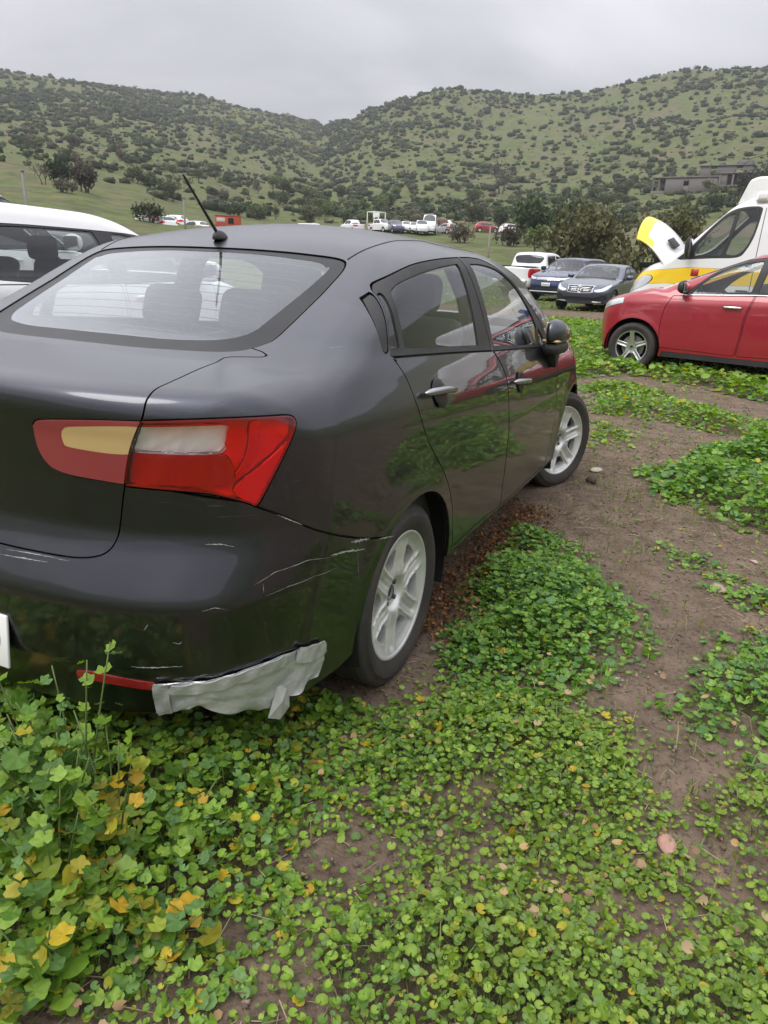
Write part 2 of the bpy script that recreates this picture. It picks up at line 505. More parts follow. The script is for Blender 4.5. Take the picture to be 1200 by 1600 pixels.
mat('rubber', (.022, .021, .021), .75, noise=(6, .55, (.085, .062, .048)), bump=(60, .15))
mat('trim', (.018, .018, .019), .55, noise=(9, .25, (.08, .075, .07)))
mat('lining', (.085, .085, .088), .85)
mat('matte_black', (.006, .006, .006), .9)
mat('frit', (.010, .010, .011), .35, spec=.3, noise=(7, .10, (.10, .10, .10)))
mat('alloy', (.74, .74, .74), .36, .5, noise=(9, .5, (.45, .42, .37)))
mat('alloy_dark', (.05, .05, .055), .4, .3)
mat('alloy_face', (.66, .67, .68), .25, .9)
mat('steel', (.35, .34, .33), .4, .9, noise=(14, .8, (.16, .09, .05)))
mat('chrome', (.75, .75, .76), .12, 1.)
mat('cloth_seat', (.10, .102, .108), .9, bump=(140, .2))
mat('dash', (.06, .06, .063), .6)
mat('plate_white', (.78, .78, .76), .4)
mat('plate_black', (.015, .015, .015), .5)
mat('lamp_clear', (.80, .80, .81), .16, .55, coat=1)
mat('lamp_grey', (.30, .31, .33), .2, .3, coat=1)
mat('white_plastic', (.72, .72, .70), .45, noise=(6, .3, (.5, .49, .46)))
glass('window_glass', (.82, .86, .85), dust=.03, mult=1.3)
glass('window_glass_rear', (.90, .94, .95), ior=1.5, dust=.05, dustcol=(.58, .61, .63), mult=1.9)
glass('window_dark', (.16, .17, .18), dust=.05)

# ------------------------------------------------------------------ cutting a body skin into panels
class Skin:
    def __init__(s, F, V, T):
        s.F, s.V, s.T = F, V, T
    def charts(s, V, ch):
        x, y, z = V[:, 0], V[:, 1], V[:, 2]
        if ch == 'side': return np.stack([y, z], 1)
        if ch in ('rear', 'front'): return np.stack([x, z], 1)
        if ch == 'top': return np.stack([x, y], 1)
        if ch == 'corner': return np.stack([.42 * np.arctan2(x - .40, -(y + .40)), z], 1)
    def dist(s, V, ch, poly, cond=None):
        """signed distance to the outline in a chart; cond = list of (axis, sign, value): keep sign*(coordinate) < sign*value"""
        d = poly_sd(s.charts(V, ch), poly)
        for ax, sg, v in cond or ():
            d = np.maximum(d, sg * (V[:, ax] - v))
        return d
    def take(s, ch, poly, cond=None, gap=.002):
        d = s.dist(s.V, ch, poly, cond)
        Vi, Ti = cut(s.V, s.T, d, -gap)
        Vo, To = cut(s.V, s.T, -d, -gap)
        s.V, s.T = Vo, To
        return Vi, Ti
    def drop(s, ch, poly, cond=None):
        s.take(ch, poly, cond, 0.)
    def sub(s, VT, ch, poly, cond=None, gap=0.):
        """split a piece already taken: returns (inside, outside)"""
        V, T = VT
        d = s.dist(V, ch, poly, cond)
        return cut(V, T, d, -gap), cut(V, T, -d, -gap)

def border_edges(T):
    e = np.sort(np.concatenate([T[:, [0, 1]], T[:, [1, 2]], T[:, [2, 0]]]), 1)
    d = np.concatenate([T[:, [0, 1]], T[:, [1, 2]], T[:, [2, 0]]])
    _, i, c = np.unique(e, axis=0, return_index=True, return_counts=True)
    return d[i[c == 1]]

def panel(name, VT, F, m, parent, side='R', off=0., flange=.012, relief=None, kind=None):
    """side: R, L (mirrored) or C (both halves welded at x = 0)"""
    V, T = VT
    if len(T) == 0: return None
    Nn = grad(F, V)
    V2 = V + Nn * off
    if relief is not None:
        V2 = V2 + Nn * relief(V)[:, None]
        fn = np.cross(V2[T[:, 1]] - V2[T[:, 0]], V2[T[:, 2]] - V2[T[:, 0]])
        acc = np.zeros_like(V2)
        for k in range(3): np.add.at(acc, T[:, k], fn)
        sgn = np.sign((acc * Nn).sum(1, keepdims=True)); sgn[sgn == 0] = 1
        Nn = acc * sgn / (np.linalg.norm(acc, axis=1, keepdims=True) + 1e-12)
    V, TT = V2, T
    # outward winding
    f = np.cross(V[T[:, 1]] - V[T[:, 0]], V[T[:, 2]] - V[T[:, 0]])
    flip = (f * Nn[T[:, 0]]).sum(1) < 0
    T = T.copy(); T[flip] = T[flip][:, ::-1]
    VV, NN, FF = [V], [Nn], [T]
    if flange > 0:
        E = border_edges(T)
        E = E[~((np.abs(V[E[:, 0], 0]) < 1e-4) & (np.abs(V[E[:, 1], 0]) < 1e-4))]
        if len(E):
            a, b = E[:, 0], E[:, 1]
            n = len(E); k = len(V)
            A, B = V[a], V[b]
            A2, B2 = A - Nn[a] * flange, B - Nn[b] * flange
            VV.append(np.concatenate([A, B, A2, B2]))
            fn = np.cross(B - A, Nn[a]); fn /= np.linalg.norm(fn, axis=1, keepdims=True) + 1e-12
            NN.append(np.concatenate([fn] * 4))
            i = np.arange(n) + k
            FF.append(np.concatenate([np.stack([i + n, i, i + 2 * n], 1), np.stack([i + n, i + 2 * n, i + 3 * n], 1)]))
    V, Nn, T = np.concatenate(VV), np.concatenate(NN), np.concatenate(FF)
    Mx = np.array([-1., 1, 1])
    if side == 'L':
        V, Nn, T = V * Mx, Nn * Mx, T[:, ::-1]
    elif side == 'C':
        on = np.abs(V[:, 0]) < 1e-5
        idx = np.where(on, np.arange(len(V)), np.arange(len(V)) + len(V))
        Nn[on, 0] = 0
        T = np.concatenate([T, idx[T][:, ::-1]])
        V, Nn = np.concatenate([V, V * Mx]), np.concatenate([Nn, Nn * Mx])
        u, inv = np.unique(T, return_inverse=True)
        V, Nn, T = V[u], Nn[u], inv.reshape(T.shape)
    Nn = Nn / (np.linalg.norm(Nn, axis=1, keepdims=True) + 1e-12)
    return mk(name, V, np.ascontiguousarray(T), m, parent, True, Nn, kind)

def pair(name, VT, F, m, parent, **k):
    return panel(name, VT, F, m, parent, 'R', **k), panel(name, VT, F, m, parent, 'L', **k)
# ------------------------------------------------------------------ terrain: flat yard, rising meadow, two scrub-covered hills
TERR = [
 (-62.2, [80, 130, 200, 300, 450, 650], [3.8, 10.8, 20.0, 34.6, 63.0, 109.7]),
 (-56.3, [80, 130, 200, 300, 450, 650], [4.4, 11.6, 20.9, 36.4, 65.0, 115.7]),
 (-51.9, [80, 130, 200, 300, 450, 650], [4.1, 11.1, 20.9, 36.4, 66.0, 118.1]),
 (-47.9, [80, 130, 200, 300, 450, 660], [4.0, 10.5, 20.4, 36.6, 67.1, 119.2]),
 (-43.7, [80, 130, 200, 300, 450, 680], [3.6, 8.9, 18.7, 35.7, 67.0, 121.4]),
 (-39.3, [80, 130, 200, 300, 450, 690], [3.3, 6.8, 15.3, 32.6, 64.1, 121.1]),
 (-34.7, [80, 130, 200, 300, 450, 700], [3.2, 6.2, 12.5, 28.6, 59.3, 116.1]),
 (-32.4, [80, 130, 200, 300, 450, 720], [3.0, 6.0, 11.7, 26.7, 55.8, 115.0]),
 (-30.5, [80, 130, 200, 300, 450, 800], [2.9, 5.9, 11.1, 25.0, 52.0, 126.8]),
 (-28.6, [80, 130, 200, 300, 420, 640], [2.8, 5.8, 11.2, 25.8, 50.7, 103.0]),
 (-26.2, [80, 130, 200, 300, 400, 560], [2.8, 5.9, 11.7, 27.7, 51.7, 100.4]),
 (-24.3, [80, 130, 200, 300, 400, 540], [2.8, 5.8, 11.9, 28.9, 54.5, 103.1]),
 (-21.4, [80, 130, 200, 300, 400, 540], [2.7, 5.8, 12.2, 30.3, 56.8, 107.6]),
 (-18.6, [80, 130, 200, 300, 400, 550], [2.6, 5.9, 12.6, 30.7, 57.3, 108.6]),
 (-15.8, [80, 130, 200, 300, 400, 560], [2.6, 5.9, 12.8, 31.0, 57.6, 109.0]),
 (-12.6, [80, 130, 200, 300, 400, 560], [2.6, 5.9, 13.1, 32.2, 59.6, 110.9]),
 (-8.5, [80, 130, 200, 300, 400, 560], [2.6, 6.0, 14.0, 34.6, 62.9, 116.9]),
 (-4.7, [80, 130, 200, 300, 400, 560], [2.6, 6.4, 15.4, 36.7, 65.9, 121.1]),
 (-1.8, [80, 130, 200, 300, 400, 560], [2.7, 6.9, 16.6, 37.8, 67.0, 121.5]),
 (1.4, [80, 130, 200, 300, 400, 560], [2.8, 7.4, 17.5, 38.6, 67.4, 120.7]),
 (6.8, [80, 130, 200, 300, 400, 560], [2.9, 7.6, 17.7, 38.3, 66.2, 117.2]),
 (13.2, [80, 130, 200, 300, 400, 560], [2.9, 7.4, 16.6, 35.8, 61.2, 109.0])]
_az = np.radians([t[0] for t in TERR] + [60, 120, 180, 240, 270])
_dd = np.concatenate([np.linspace(0, 130, 66), np.linspace(135, 1400, 254)])
_gen = ([80, 130, 200, 300, 420, 600], [2.0, 5.0, 11., 26., 50., 92.])
def _row(d, z):
    r, h = d[-1], z[-1]
    D = [0, 30, 45] + list(d) + [r + 50, r + 250, r + 800]
    Z = [0, 0, z[0] * .12] + list(z) + [h - 3, h * .6, h * .3]
    v = np.interp(_dd, D, Z)
    k = np.exp(-.5 * (np.arange(-6, 7) / 2.2) ** 2); k /= k.sum()
    s = np.convolve(np.pad(v, 6, mode='edge'), k, 'valid')
    return np.where(_dd < 70, v, s)
_tab = np.array([_row(t[1], t[2]) for t in TERR] + [_row(_gen[0], [q * f for q in _gen[1]]) for f in (1.0, .85, .8, .9, 1.)])

def vnoise(x, y, seed=0):
    """smooth value noise, about -1..1"""
    xi, yi = np.floor(x).astype(np.int64), np.floor(y).astype(np.int64)
    fx, fy = x - xi, y - yi
    fx, fy = fx * fx * (3 - 2 * fx), fy * fy * (3 - 2 * fy)
    def h(a, b):
        n = (a * 374761393 + b * 668265263 + seed * 1442695041) & 0x7fffffff
        n = ((n ^ (n >> 13)) * 1274126177) & 0x7fffffff
        return ((n ^ (n >> 16)) & 0xffff) / 32767.5 - 1
    return (h(xi, yi) * (1 - fx) + h(xi + 1, yi) * fx) * (1 - fy) + (h(xi, yi + 1) * (1 - fx) + h(xi + 1, yi + 1) * fx) * fy

def fbm(x, y, oct=4, seed=0):
    s, a, t = 0., 1., 0.
    for i in range(oct):
        s = s + a * vnoise(x * 2 ** i, y * 2 ** i, seed + i); t += a; a *= .5
    return s / t

def height(x, y):
    x, y = np.asarray(x, float), np.asarray(y, float)
    dx, dy = x - CAM[0], y - CAM[1]
    d = np.hypot(dx, dy); az = np.arctan2(dx, dy)
    az = np.where(az < _az[0], az + 2 * pi, az)
    A = np.concatenate([_az, [_az[0] + 2 * pi]]); T = np.concatenate([_tab, _tab[:1]])
    i = np.clip(np.searchsorted(A, az) - 1, 0, len(A) - 2)
    f = (az - A[i]) / (A[i + 1] - A[i]); f = f * f * (3 - 2 * f)
    dj = np.interp(d, _dd, np.arange(len(_dd))); j = np.clip(dj.astype(int), 0, len(_dd) - 2); g = dj - j
    z = (T[i, j] * (1 - f) + T[i + 1, j] * f) * (1 - g) + (T[i, j + 1] * (1 - f) + T[i + 1, j + 1] * f) * g
    far = np.clip((d - 60) / 200, 0, 1)
    z = z + far * (3.2 * fbm(x / 60, y / 60, 3, 5) + 1.2 * np.abs(vnoise(x / 25, y / 25, 9)))
    mid = np.clip((d - 8) / 20, 0, 1) * (1 - far)
    z = z + mid * .10 * fbm(x / 6, y / 6, 2, 3)
    near = np.clip(1 - d / 16, 0, 1)
    z = z + near * (.014 * fbm(x * 2.2, y * 2.2, 3, 1) + .010 * vnoise(x * 11, y * 11, 2) + .006 * vnoise(x * 30, y * 30, 4))
    # a separate higher peak behind the saddle
    z = z + 92 * np.exp(-(((az + radians(16.5)) / .035) ** 2)) * np.exp(-(((d - 1250) / 120) ** 2))
    return z

# patches of ground cover: outline (x, y), leaves per m2, canopy height, leaf radius range, share of yellow leaves
PATCH = [
 ([(-.9, -.45), (-.2, -.32), (.3, -.38), (.62, -.20), (.84, -.22), (1.0, -.55), (1.02, -.99), (1.13, -1.3), (.65, -1.75), (-.6, -1.5), (-1.3, -1.0)], 5200, .17, (.010, .027), .05, 'A'),
 ([(.69, 1.2), (.78, 1.63), (1.06, 1.63), (1.39, 1.17), (1.6, .79), (1.65, .49), (1.53, .2), (1.35, .08), (1.11, -.01), (.91, -.01), (.80, .22), (.79, .58)], 7000, .12, (.008, .0165), .012, 'B'),
 ([(1.28, 3.12), (1.58, 3.71), (2.12, 4.66), (2.74, 4.81), (2.9, 3.2), (2.47, 2.46), (2.02, 2.19), (1.72, 2.38), (1.49, 2.66)], 3200, .20, (.013, .028), .01, 'C'),
 ([(1.62, .13), (1.68, .41), (1.76, .77), (2.02, 1.03), (2.4, 1.13), (2.5, .3), (2.2, .08), (1.99, .06), (1.78, 0.)], 5600, .12, (.008, .018), .015, 'D'),
 ([(1.57, 1.72), (1.75, 1.63), (2.03, 1.49), (2.6, 1.47), (2.6, 1.12), (2.02, 1.16), (1.79, 1.35), (1.62, 1.46)], 3000, .08, (.009, .018), .02, 'E'),
 ([(.73, -.35), (.89, -.02), (1.35, .08), (1.64, .14), (1.67, -.1), (1.77, -.28), (1.52, -.35), (1.33, -.42), (1.12, -.56), (.93, -.55)], 8500, .06, (.0055, .0145), .03, 'F'),
 ([(.95, -.95), (1.11, -.83), (1.36, -.63), (1.53, -.59), (1.71, -.65), (1.78, -.46), (1.79, -.1), (1.99, .04), (2.4, -.03), (2.4, -1.1), (1.2, -1.5)], 9000, .065, (.005, .0125), .03, 'G'),
 ([(.7, -.45), (.95, -.55), (1.5, -.4), (1.75, -.3), (1.7, -.6), (1.3, -.62), (1.0, -.8)], 6500, .05, (.0055, .0125), .04, 'M'),
 ([(.72, -.62), (.80, -.25), (.95, .05), (1.3, .1), (1.7, .15), (1.80, -.3), (1.78, -.68), (1.2, -.85), (.9, -.8)], 4200, .045, (.005, .0115), .03, 'N'),
 ([(.18, 6.72), (.64, 7.38), (1.57, 6.08), (2.15, 5.56), (2.8, 5.28), (2.8, 4.72), (2.08, 4.63), (1.52, 4.87), (.92, 5.23), (.65, 5.04)], 1500, .11, (.014, .028), .03, 'H'),
 ([(.6, 4.82), (.86, 4.83), (1.22, 4.06), (1.34, 4.4), (1.2, 3.8), (.81, 3.79)], 900, .06, (.014, .026), .03, 'J'),
 ([(-2.6, 17.2), (-.16, 16.5), (4.5, 14.), (4.6, 6.3), (2.75, 6.33), (1.87, 7.2), (1.19, 7.8), (.52, 8.1), (-.3, 7.0), (-2.0, 8.0), (-3.5, 12)], 420, .13, (.024, .05), .02, 'I'),
]
def cover(x, y):
    """0..1 how green the ground is, for soil colour and loose leaves"""
    p = np.stack([x, y], 1); g = np.zeros(len(x))
    w = .10 * fbm(x * 3, y * 3, 3, 21)
    for poly, dens, *_ in PATCH:
        g = np.maximum(g, np.clip(.5 - (poly_sd(p, poly) + w) / .22, 0, 1) * min(1, dens / 2200))
    return g

def build_ground():
    fine = np.radians(np.concatenate([np.arange(-66, 16, .35)]))
    coarse = np.radians(np.concatenate([np.arange(16, 294, 3.)]))
    az = np.concatenate([fine, coarse])
    r = np.concatenate([np.linspace(.02, 9, 140), np.geomspace(9.12, 1500, 170)])
    A, Rr = np.meshgrid(az, r, indexing='xy')
    x, y = CAM[0] + Rr * np.sin(A), CAM[1] + Rr * np.cos(A)
    z = height(x.ravel(), y.ravel())
    V = np.stack([x.ravel(), y.ravel(), z], 1)
    nr, na = x.shape
    i = np.arange(nr * na).reshape(nr, na); j = np.roll(i, -1, 1)
    Q = np.stack([i[:-1], i[1:], j[1:], j[:-1]], -1).reshape(-1, 4)
    # nearest ring closed by a small fan
    c = len(V)
    V = np.concatenate([V, [[CAM[0], CAM[1], 0.]]])
    g = cover(V[:, 0], V[:, 1])
    d = np.hypot(V[:, 0] - CAM[0], V[:, 1] - CAM[1])
    tr = np.stack([V[:, 0], V[:, 1]], 1)
    # worn track in front of the parked cars, trodden earth beside the sedan
    track = np.clip(1 - np.abs((V[:, 1] - 20.0) - .25 * (V[:, 0] + 2) + .7 * vnoise(V[:, 0] / 3, V[:, 1] / 3, 8)) / 2.4, 0, 1)
    meadow = np.clip((d - 6) / 8, 0, 1) * (1 - .95 * np.clip(track * 1.8, 0, 1))
    mound = np.exp(-((V[:, 0] + 4) ** 2 + (V[:, 1] - 118) ** 2) / 160)
    green = np.clip(np.maximum(g, meadow * (.62 + .35 * fbm(V[:, 0] / 2.2, V[:, 1] / 2.2, 3, 31))), 0, 1)
    green = green * (1 - .7 * mound) * np.clip((d - 6.5) / 6, .12, 1)
    green = np.maximum(green, np.clip((-1.75 - V[:, 1]) / .5, 0, 1) * (.75 + .4 * fbm(V[:, 0] * 1.5, V[:, 1] * 1.5, 3, 17)))      # the weeds go on behind the viewer
    m = bpy.data.materials.new('ground'); m.use_nodes = True
    t = m.node_tree; b = t.nodes['Principled BSDF']; Nn = t.nodes.new; Lk = t.links.new
    b.inputs['Roughness'].default_value = .95; b.inputs['Specular IOR Level'].default_value = .1
    at = Nn('ShaderNodeAttribute'); at.attribute_name = 'green'
    ad = Nn('ShaderNodeAttribute'); ad.attribute_name = 'far'
    co = Nn('ShaderNodeNewGeometry')
    def noise(sc_, det=6, ro=.65):
        n = Nn('ShaderNodeTexNoise'); n.inputs['Scale'].default_value = sc_; n.inputs['Detail'].default_value = det; n.inputs['Roughness'].default_value = ro
        Lk(co.outputs['Position'], n.inputs['Vector']); return n.outputs['Fac']
    def mix(f, a, c_):
        x_ = Nn('ShaderNodeMix'); x_.data_type = 'RGBA'
        if isinstance(f, float): x_.inputs[0].default_value = f
        else: Lk(f, x_.inputs[0])
        for k, v in ((6, a), (7, c_)):
            if isinstance(v, tuple): x_.inputs[k].default_value = (*v, 1)
            else: Lk(v, x_.inputs[k])
        return x_.outputs[2]
    def rng_(f, a, c_, lo=0., hi=1.):
        q = Nn('ShaderNodeMapRange'); q.inputs[1].default_value = a; q.inputs[2].default_value = c_; q.inputs[3].default_value = lo; q.inputs[4].default_value = hi
        Lk(f, q.inputs[0]); return q.outputs[0]
    soil = mix(rng_(noise(6.), .3, .7), (.105, .077, .057), (.215, .160, .118))
    soil = mix(rng_(noise(55., 4), .50, .72), soil, (.045, .033, .026))
    soil = mix(rng_(noise(130., 3), .60, .75), soil, (.25, .19, .145))
    low = mix(rng_(noise(9.), .35, .7), (.045, .060, .018), (.085, .075, .035))
    low = mix(rng_(noise(1.4, 5), .35, .7), low, (.095, .120, .030))
    far = mix(rng_(noise(.05, 7, .7), .35, .68), (.100, .130, .042), (.145, .155, .060))
    far = mix(rng_(noise(.9, 5, .7), .48, .75), far, (.075, .085, .035))
    far = mix(rng_(noise(.02, 5, .6), .56, .70), far, (.155, .120, .075))
    far = mix(rng_(noise(.30, 6, .75), .44, .60), far, (.060, .080, .032))
    c1 = mix(ad.outputs['Fac'], low, far)
    n2 = noise(3.5, 7, .7)
    ma = Nn('ShaderNodeMath'); ma.operation = 'ADD'; Lk(at.outputs['Fac'], ma.inputs[0]); Lk(rng_(n2, .3, .7, -.35, .35), ma.inputs[1])
    f = rng_(ma.outputs[0], .28, .62)
    Lk(mix(f, soil, c1), b.inputs['Base Color'])
    bp = Nn('ShaderNodeBump'); bp.inputs['Strength'].default_value = .8; bp.inputs['Distance'].default_value = .012
    Lk(noise(48., 8, .72), bp.inputs['Height']); Lk(bp.outputs[0], b.inputs['Normal'])
    Q = np.concatenate([Q])
    o = mk('ground', V, Q, m, kind='structure')
    for nm, v in (('green', green), ('far', np.clip((d - 14) / 30, 0, 1))):
        a = o.data.attributes.new(nm, 'FLOAT', 'POINT'); a.data.foreach_set('value', np.asarray(v, np.float32))
    return o
build_ground()
# ------------------------------------------------------------------ wheels
def sharp(o, deg=40):
    try: o.data.set_sharp_from_angle(angle=radians(deg))
    except Exception: pass
    return o

def rim_face(rim, n, hole, prof, ridge, nr=44, nth=180, depth=.03, hub=.022):
    """cast wheel face in the yz plane, looking towards +x: polar sheet with spoke openings cut through, edges turned in"""
    r = np.linspace(hub, rim, nr); a = np.arange(nth) * 2 * pi / nth
    Rr, A = np.meshgrid(r, a, indexing='ij')
    i = np.arange(nr * nth).reshape(nr, nth)
    j = np.roll(i, -1, 1)
    Q = np.stack([i[:-1], j[:-1], j[1:], i[1:]], -1).reshape(-1, 4)
    T = np.concatenate([Q[:, :3], Q[:, [0, 2, 3]]])
    P = np.stack([np.zeros(Rr.size), (Rr * np.cos(A)).ravel(), (Rr * np.sin(A)).ravel()], 1)
    def polar(P):
        rr = np.hypot(P[:, 1], P[:, 2]); th = np.arctan2(P[:, 2], P[:, 1])
        k = np.mod(th + pi / n, 2 * pi / n) - pi / n
        return rr, np.abs(rr * np.sin(k)), rr * np.cos(k)
    V, T = cut(P, T, -hole(*polar(P)), 0.)
    rr, sd, _ = polar(V)
    V[:, 0] = prof(rr) + ridge(rr, sd)
    E = border_edges(T)
    k = len(V)
    V2 = V.copy(); V2[:, 0] -= depth
    c = V2[:, 1:] * (1 - 0.0)
    a_, b_ = E[:, 0], E[:, 1]
    m = len(E)
    W = np.concatenate([V[a_], V[b_], V2[a_], V2[b_]])
    ii = np.arange(m) + k
    F2 = np.concatenate([np.stack([ii + m, ii, ii + 2 * m], 1), np.stack([ii + m, ii + 2 * m, ii + 3 * m], 1)])
    return np.concatenate([V, W]), np.concatenate([T, F2])

def wheel_kit(R, rim, w, n=6, spoke=.056, face='alloy', inner='alloy', r0=.085, r1=.165, dish=None, ridge_h=.005, sag=.012, seg=96, grooves=None, bore=True):
    """data for one wheel: tyre, rim (barrel + face), brake disc; the outside faces +x"""
    h = w / 2
    g = R
    prof = [(rim - .012, -h * .78), (rim + .004, -h * .86), (rim + (R - rim) * .35, -h * .99), (rim + (R - rim) * .6, -h * 1.0), (R - .030, -h * .94), (R - .012, -h * .86), (R - .003, -h * .76)]
    for c in (-.5, -.16, .18, .52):
        x = c * h
        prof += [(g, x - .006), (g - .008, x - .004), (g - .008, x + .004), (g, x + .006)]
    prof += [(R - .003, h * .76), (R - .012, h * .86), (R - .017, h * .885), (R - .030, h * .94), (rim + (R - rim) * .62, h * 1.0), (rim + (R - rim) * .56, h * 1.008), (rim + (R - rim) * .35, h * .99), (rim + .010, h * .87), (rim + .004, h * .84), (rim - .014, h * .74)]
    V, Q = lathe_data(prof, seg)
    lo = V[:, 2] < -(R - sag)
    V[lo, 0] *= 1.03
    V[lo, 2] = -(R - sag)
    ty = sharp(mk('tyre', V, Q, MAT['rubber']), 35)
    # rim barrel and outer lip
    bp = [(rim - .018, -h * .7), (rim - .03, -h * .2), (rim - .028, h * .3), (rim - .016, h * .62), (rim - .008, h * .80), (rim - .001, h * .855), (rim + .004, h * .85), (rim + .006, h * .82)]
    Vb, Qb = lathe_data(bp, seg)
    ba = mk('rim_barrel', Vb, Qb, MAT[inner])
    dish = dish or [(0, h * .42), (.03, h * .42), (.05, h * .44), (.058, h * .62), (.075, h * .66), (.12, h * .60), (rim - .03, h * .68), (rim - .008, h * .80)]
    pf = spl(dish, .004)
    def hole(rr, sd, ax):
        d = smax(spoke / 2 - sd, r0 - rr, .02)
        return smax(d, rr - r1, .02)
    def rid(rr, sd):
        e = np.clip((rr - .06) / .03, 0, 1) * np.clip((rim - .012 - rr) / .02, 0, 1)
        return ridge_h * e * (np.exp(-((sd - spoke * .36) / .006) ** 2) - .8 * np.exp(-(sd / .008) ** 2))
    Vf, Tf = rim_face(rim - .006, n, hole, pf, rid, depth=.028)
    fa = sharp(mk('rim', Vf, Tf, MAT[face]), 38)
    if grooves:
        pass
    # brake disc and dark back
    Vd, Qd = lathe_data([(.02, h * .1), (rim * .68, h * .1), (rim * .68, h * .02), (.02, h * .02)], 40)
    di = sharp(mk('brake_disc', Vd, Qd, MAT['steel']), 40)
    Vk, Qk = lathe_data([(.0005, -h * .35), (rim - .03, -h * .35)], 32)
    ca = mk('hub_back', Vk, Qk, MAT['matte_black'])
    hubp = [(.0005, h * .36), (.026, h * .37), (.028, h * .44), (.024, h * .47)]
    Vh, Qh = lathe_data(hubp, 24)
    hu = mk('hub', Vh, Qh, MAT['alloy_dark'])
    kit = [ty, ba, fa, di, ca, hu]
    nb = 4 if bore else 5
    for i in range(nb):
        a = i * 2 * pi / nb + .5
        Vn, Qn = lathe_data([(.0005, h * .50), (.008, h * .50), (.009, h * .42)], 8)
        Vn[:, 1] += .04 * cos(a); Vn[:, 2] += .04 * sin(a)
        kit.append(mk('bolt', Vn, Qn, MAT['alloy_dark']))
    data = [(o.name.split('.')[0], o.data) for o in kit]
    for o in kit: bpy.data.objects.remove(o)
    return data

def add_wheel(kit, car, x, y, z, steer=0., spin=0., skip=()):
    w = empty('wheel', (x, y, z), (0 if x > 0 else pi) + steer, car)
    for nm, me in kit:
        if nm in skip: continue
        o = bpy.data.objects.new(nm, me)
        COL.objects.link(o); o.parent = w
        if nm not in ('tyre',): o.rotation_euler = (spin, 0, 0)
    return w
# ------------------------------------------------------------------ the dark grey sedan in front
RIO = dict(
 plan=spl([(-1.0,.78),(-.9,.795),(-.6,.825),(-.3,.845),(0,.855),(.6,.858),(1.3,.858),(2.2,.855),(2.8,.84),(3.2,.80),(3.5,.74)],.12),
 section=spl([(.05,-.12),(.15,-.085),(.25,-.05),(.35,-.024),(.5,-.008),(.62,0),(.75,0),(.86,-.006),(.92,-.014),(.97,-.038),(1.05,-.085),(1.14,-.16)],.012),
 crease=spl([(-1,.97),(-.6,.955),(0,.93),(1,.875),(2,.83),(3,.80),(3.5,.79)],.2),
 top=spl([(-1.05,1.03),(-.96,1.06),(-.90,1.078),(-.47,1.098),(-.2,1.10),(.5,1.06),(1.2,1.03),(2.0,1.0),(2.5,.985),(3.0,.885),(3.3,.78),(3.45,.66),(3.6,.5)],.03),
 rear=spl([(.05,-.80),(.15,-.86),(.25,-.905),(.40,-.94),(.575,-.955),(.60,-.947),(.70,-.905),(.74,-.893),(.85,-.893),(.96,-.898),(1.03,-.913),(1.06,-.925),(1.1,-.925),(1.3,-.80)],.008),
 rear_plan=spl([(0,0),(.2,.005),(.4,.025),(.55,.06),(.68,.12),(.78,.21),(.84,.32),(.9,.5)],.04),
 front=spl([(.05,3.2),(.2,3.38),(.4,3.42),(.55,3.42),(.7,3.36),(.85,3.2),(1.1,2.9)],.03),
 front_plan=spl([(0,0),(.3,.03),(.5,.09),(.65,.19),(.78,.36),(.86,.6)],.05),
 roof=spl([(-.8,.2),(-.62,1.0),(-.47,1.097),(-.1,1.265),(.1,1.355),(.19,1.392),(.25,1.41),(.45,1.45),(.7,1.472),(1.0,1.470),(1.35,1.456),(1.6,1.426),(1.85,1.373),(2.65,.985),(2.75,.9),(2.9,.2)],.045),
 cabin=spl([(.8,.83),(.95,.808),(1.05,.788),(1.15,.757),(1.25,.72),(1.35,.675),(1.45,.61)],.03),
 cabin_plan=spl([(-.9,-.09),(-.5,-.04),(-.2,-.01),(.2,.002),(.6,0),(1.3,0),(1.9,-.012),(2.4,-.035),(2.8,-.07)],.1),
 wheels_y=(0,2.57), arch=.345, wheel_r=.31, mid=.9, k_rear=.10,k_front=.12,k_top=.05,k_roof=.075,k_belt=.06,crown=.05,roof_crown=spl([(-.6,.02),(-.1,.03),(.25,.07),(.6,.16),(1.0,.22),(1.6,.2),(2.4,.1)],.1),back_bow=.26,screen_bow=.25)

paint('graphite', (.043, .045, .058), metal=1., rough=.38, coat=.85, dust=.05, dustcol=(.30, .30, .33), wave=.0008, scratch=.45, coat_rough=.014, coat_ior=1.62, film=.22, grime=.28)
paint('lamp_red', (.55, .006, .012), rough=.12, coat_rough=.01, dust=.02, dustcol=(.5, .3, .3))
paint('lamp_red_deep', (.16, .003, .006), rough=.3, dust=.04, dustcol=(.5, .3, .3))
paint('lamp_red_bright', (.85, .010, .014), rough=.15, coat_rough=.01, dust=.03, dustcol=(.6, .4, .4))
paint('lamp_red_mid', (.26, .004, .007), rough=.2, dust=.03, dustcol=(.5, .3, .3))
paint('lamp_pink', (.60, .10, .09), rough=.25, dust=.03, dustcol=(.6, .4, .4))
paint('lamp_faded', (.24, .018, .022), rough=.5, dust=.25, dustcol=(.45, .25, .25), coat_rough=.25)
paint('lamp_yellow', (.50, .34, .14), rough=.5, dust=.2, dustcol=(.5, .4, .3), coat_rough=.25)
mat('lamp_silver', (.90, .90, .90), .25, .35)
mat('lamp_silver_dark', (.50, .50, .50), .25, .4)
glass('lens_red', (.97, .055, .065), ior=1.6, dust=.012, dustcol=(.6, .3, .3), mult=1.2)
glass('lens_clear', (.92, .92, .92), ior=1.6, dust=.03, dustcol=(.7, .7, .7), mult=1.3)
mat('handle_chrome', (.35, .35, .37), .2, .9)
mat('tape', (.46, .465, .475), .34, .45, noise=(18, .8, (.64, .64, .65)), bump=(60, .3))
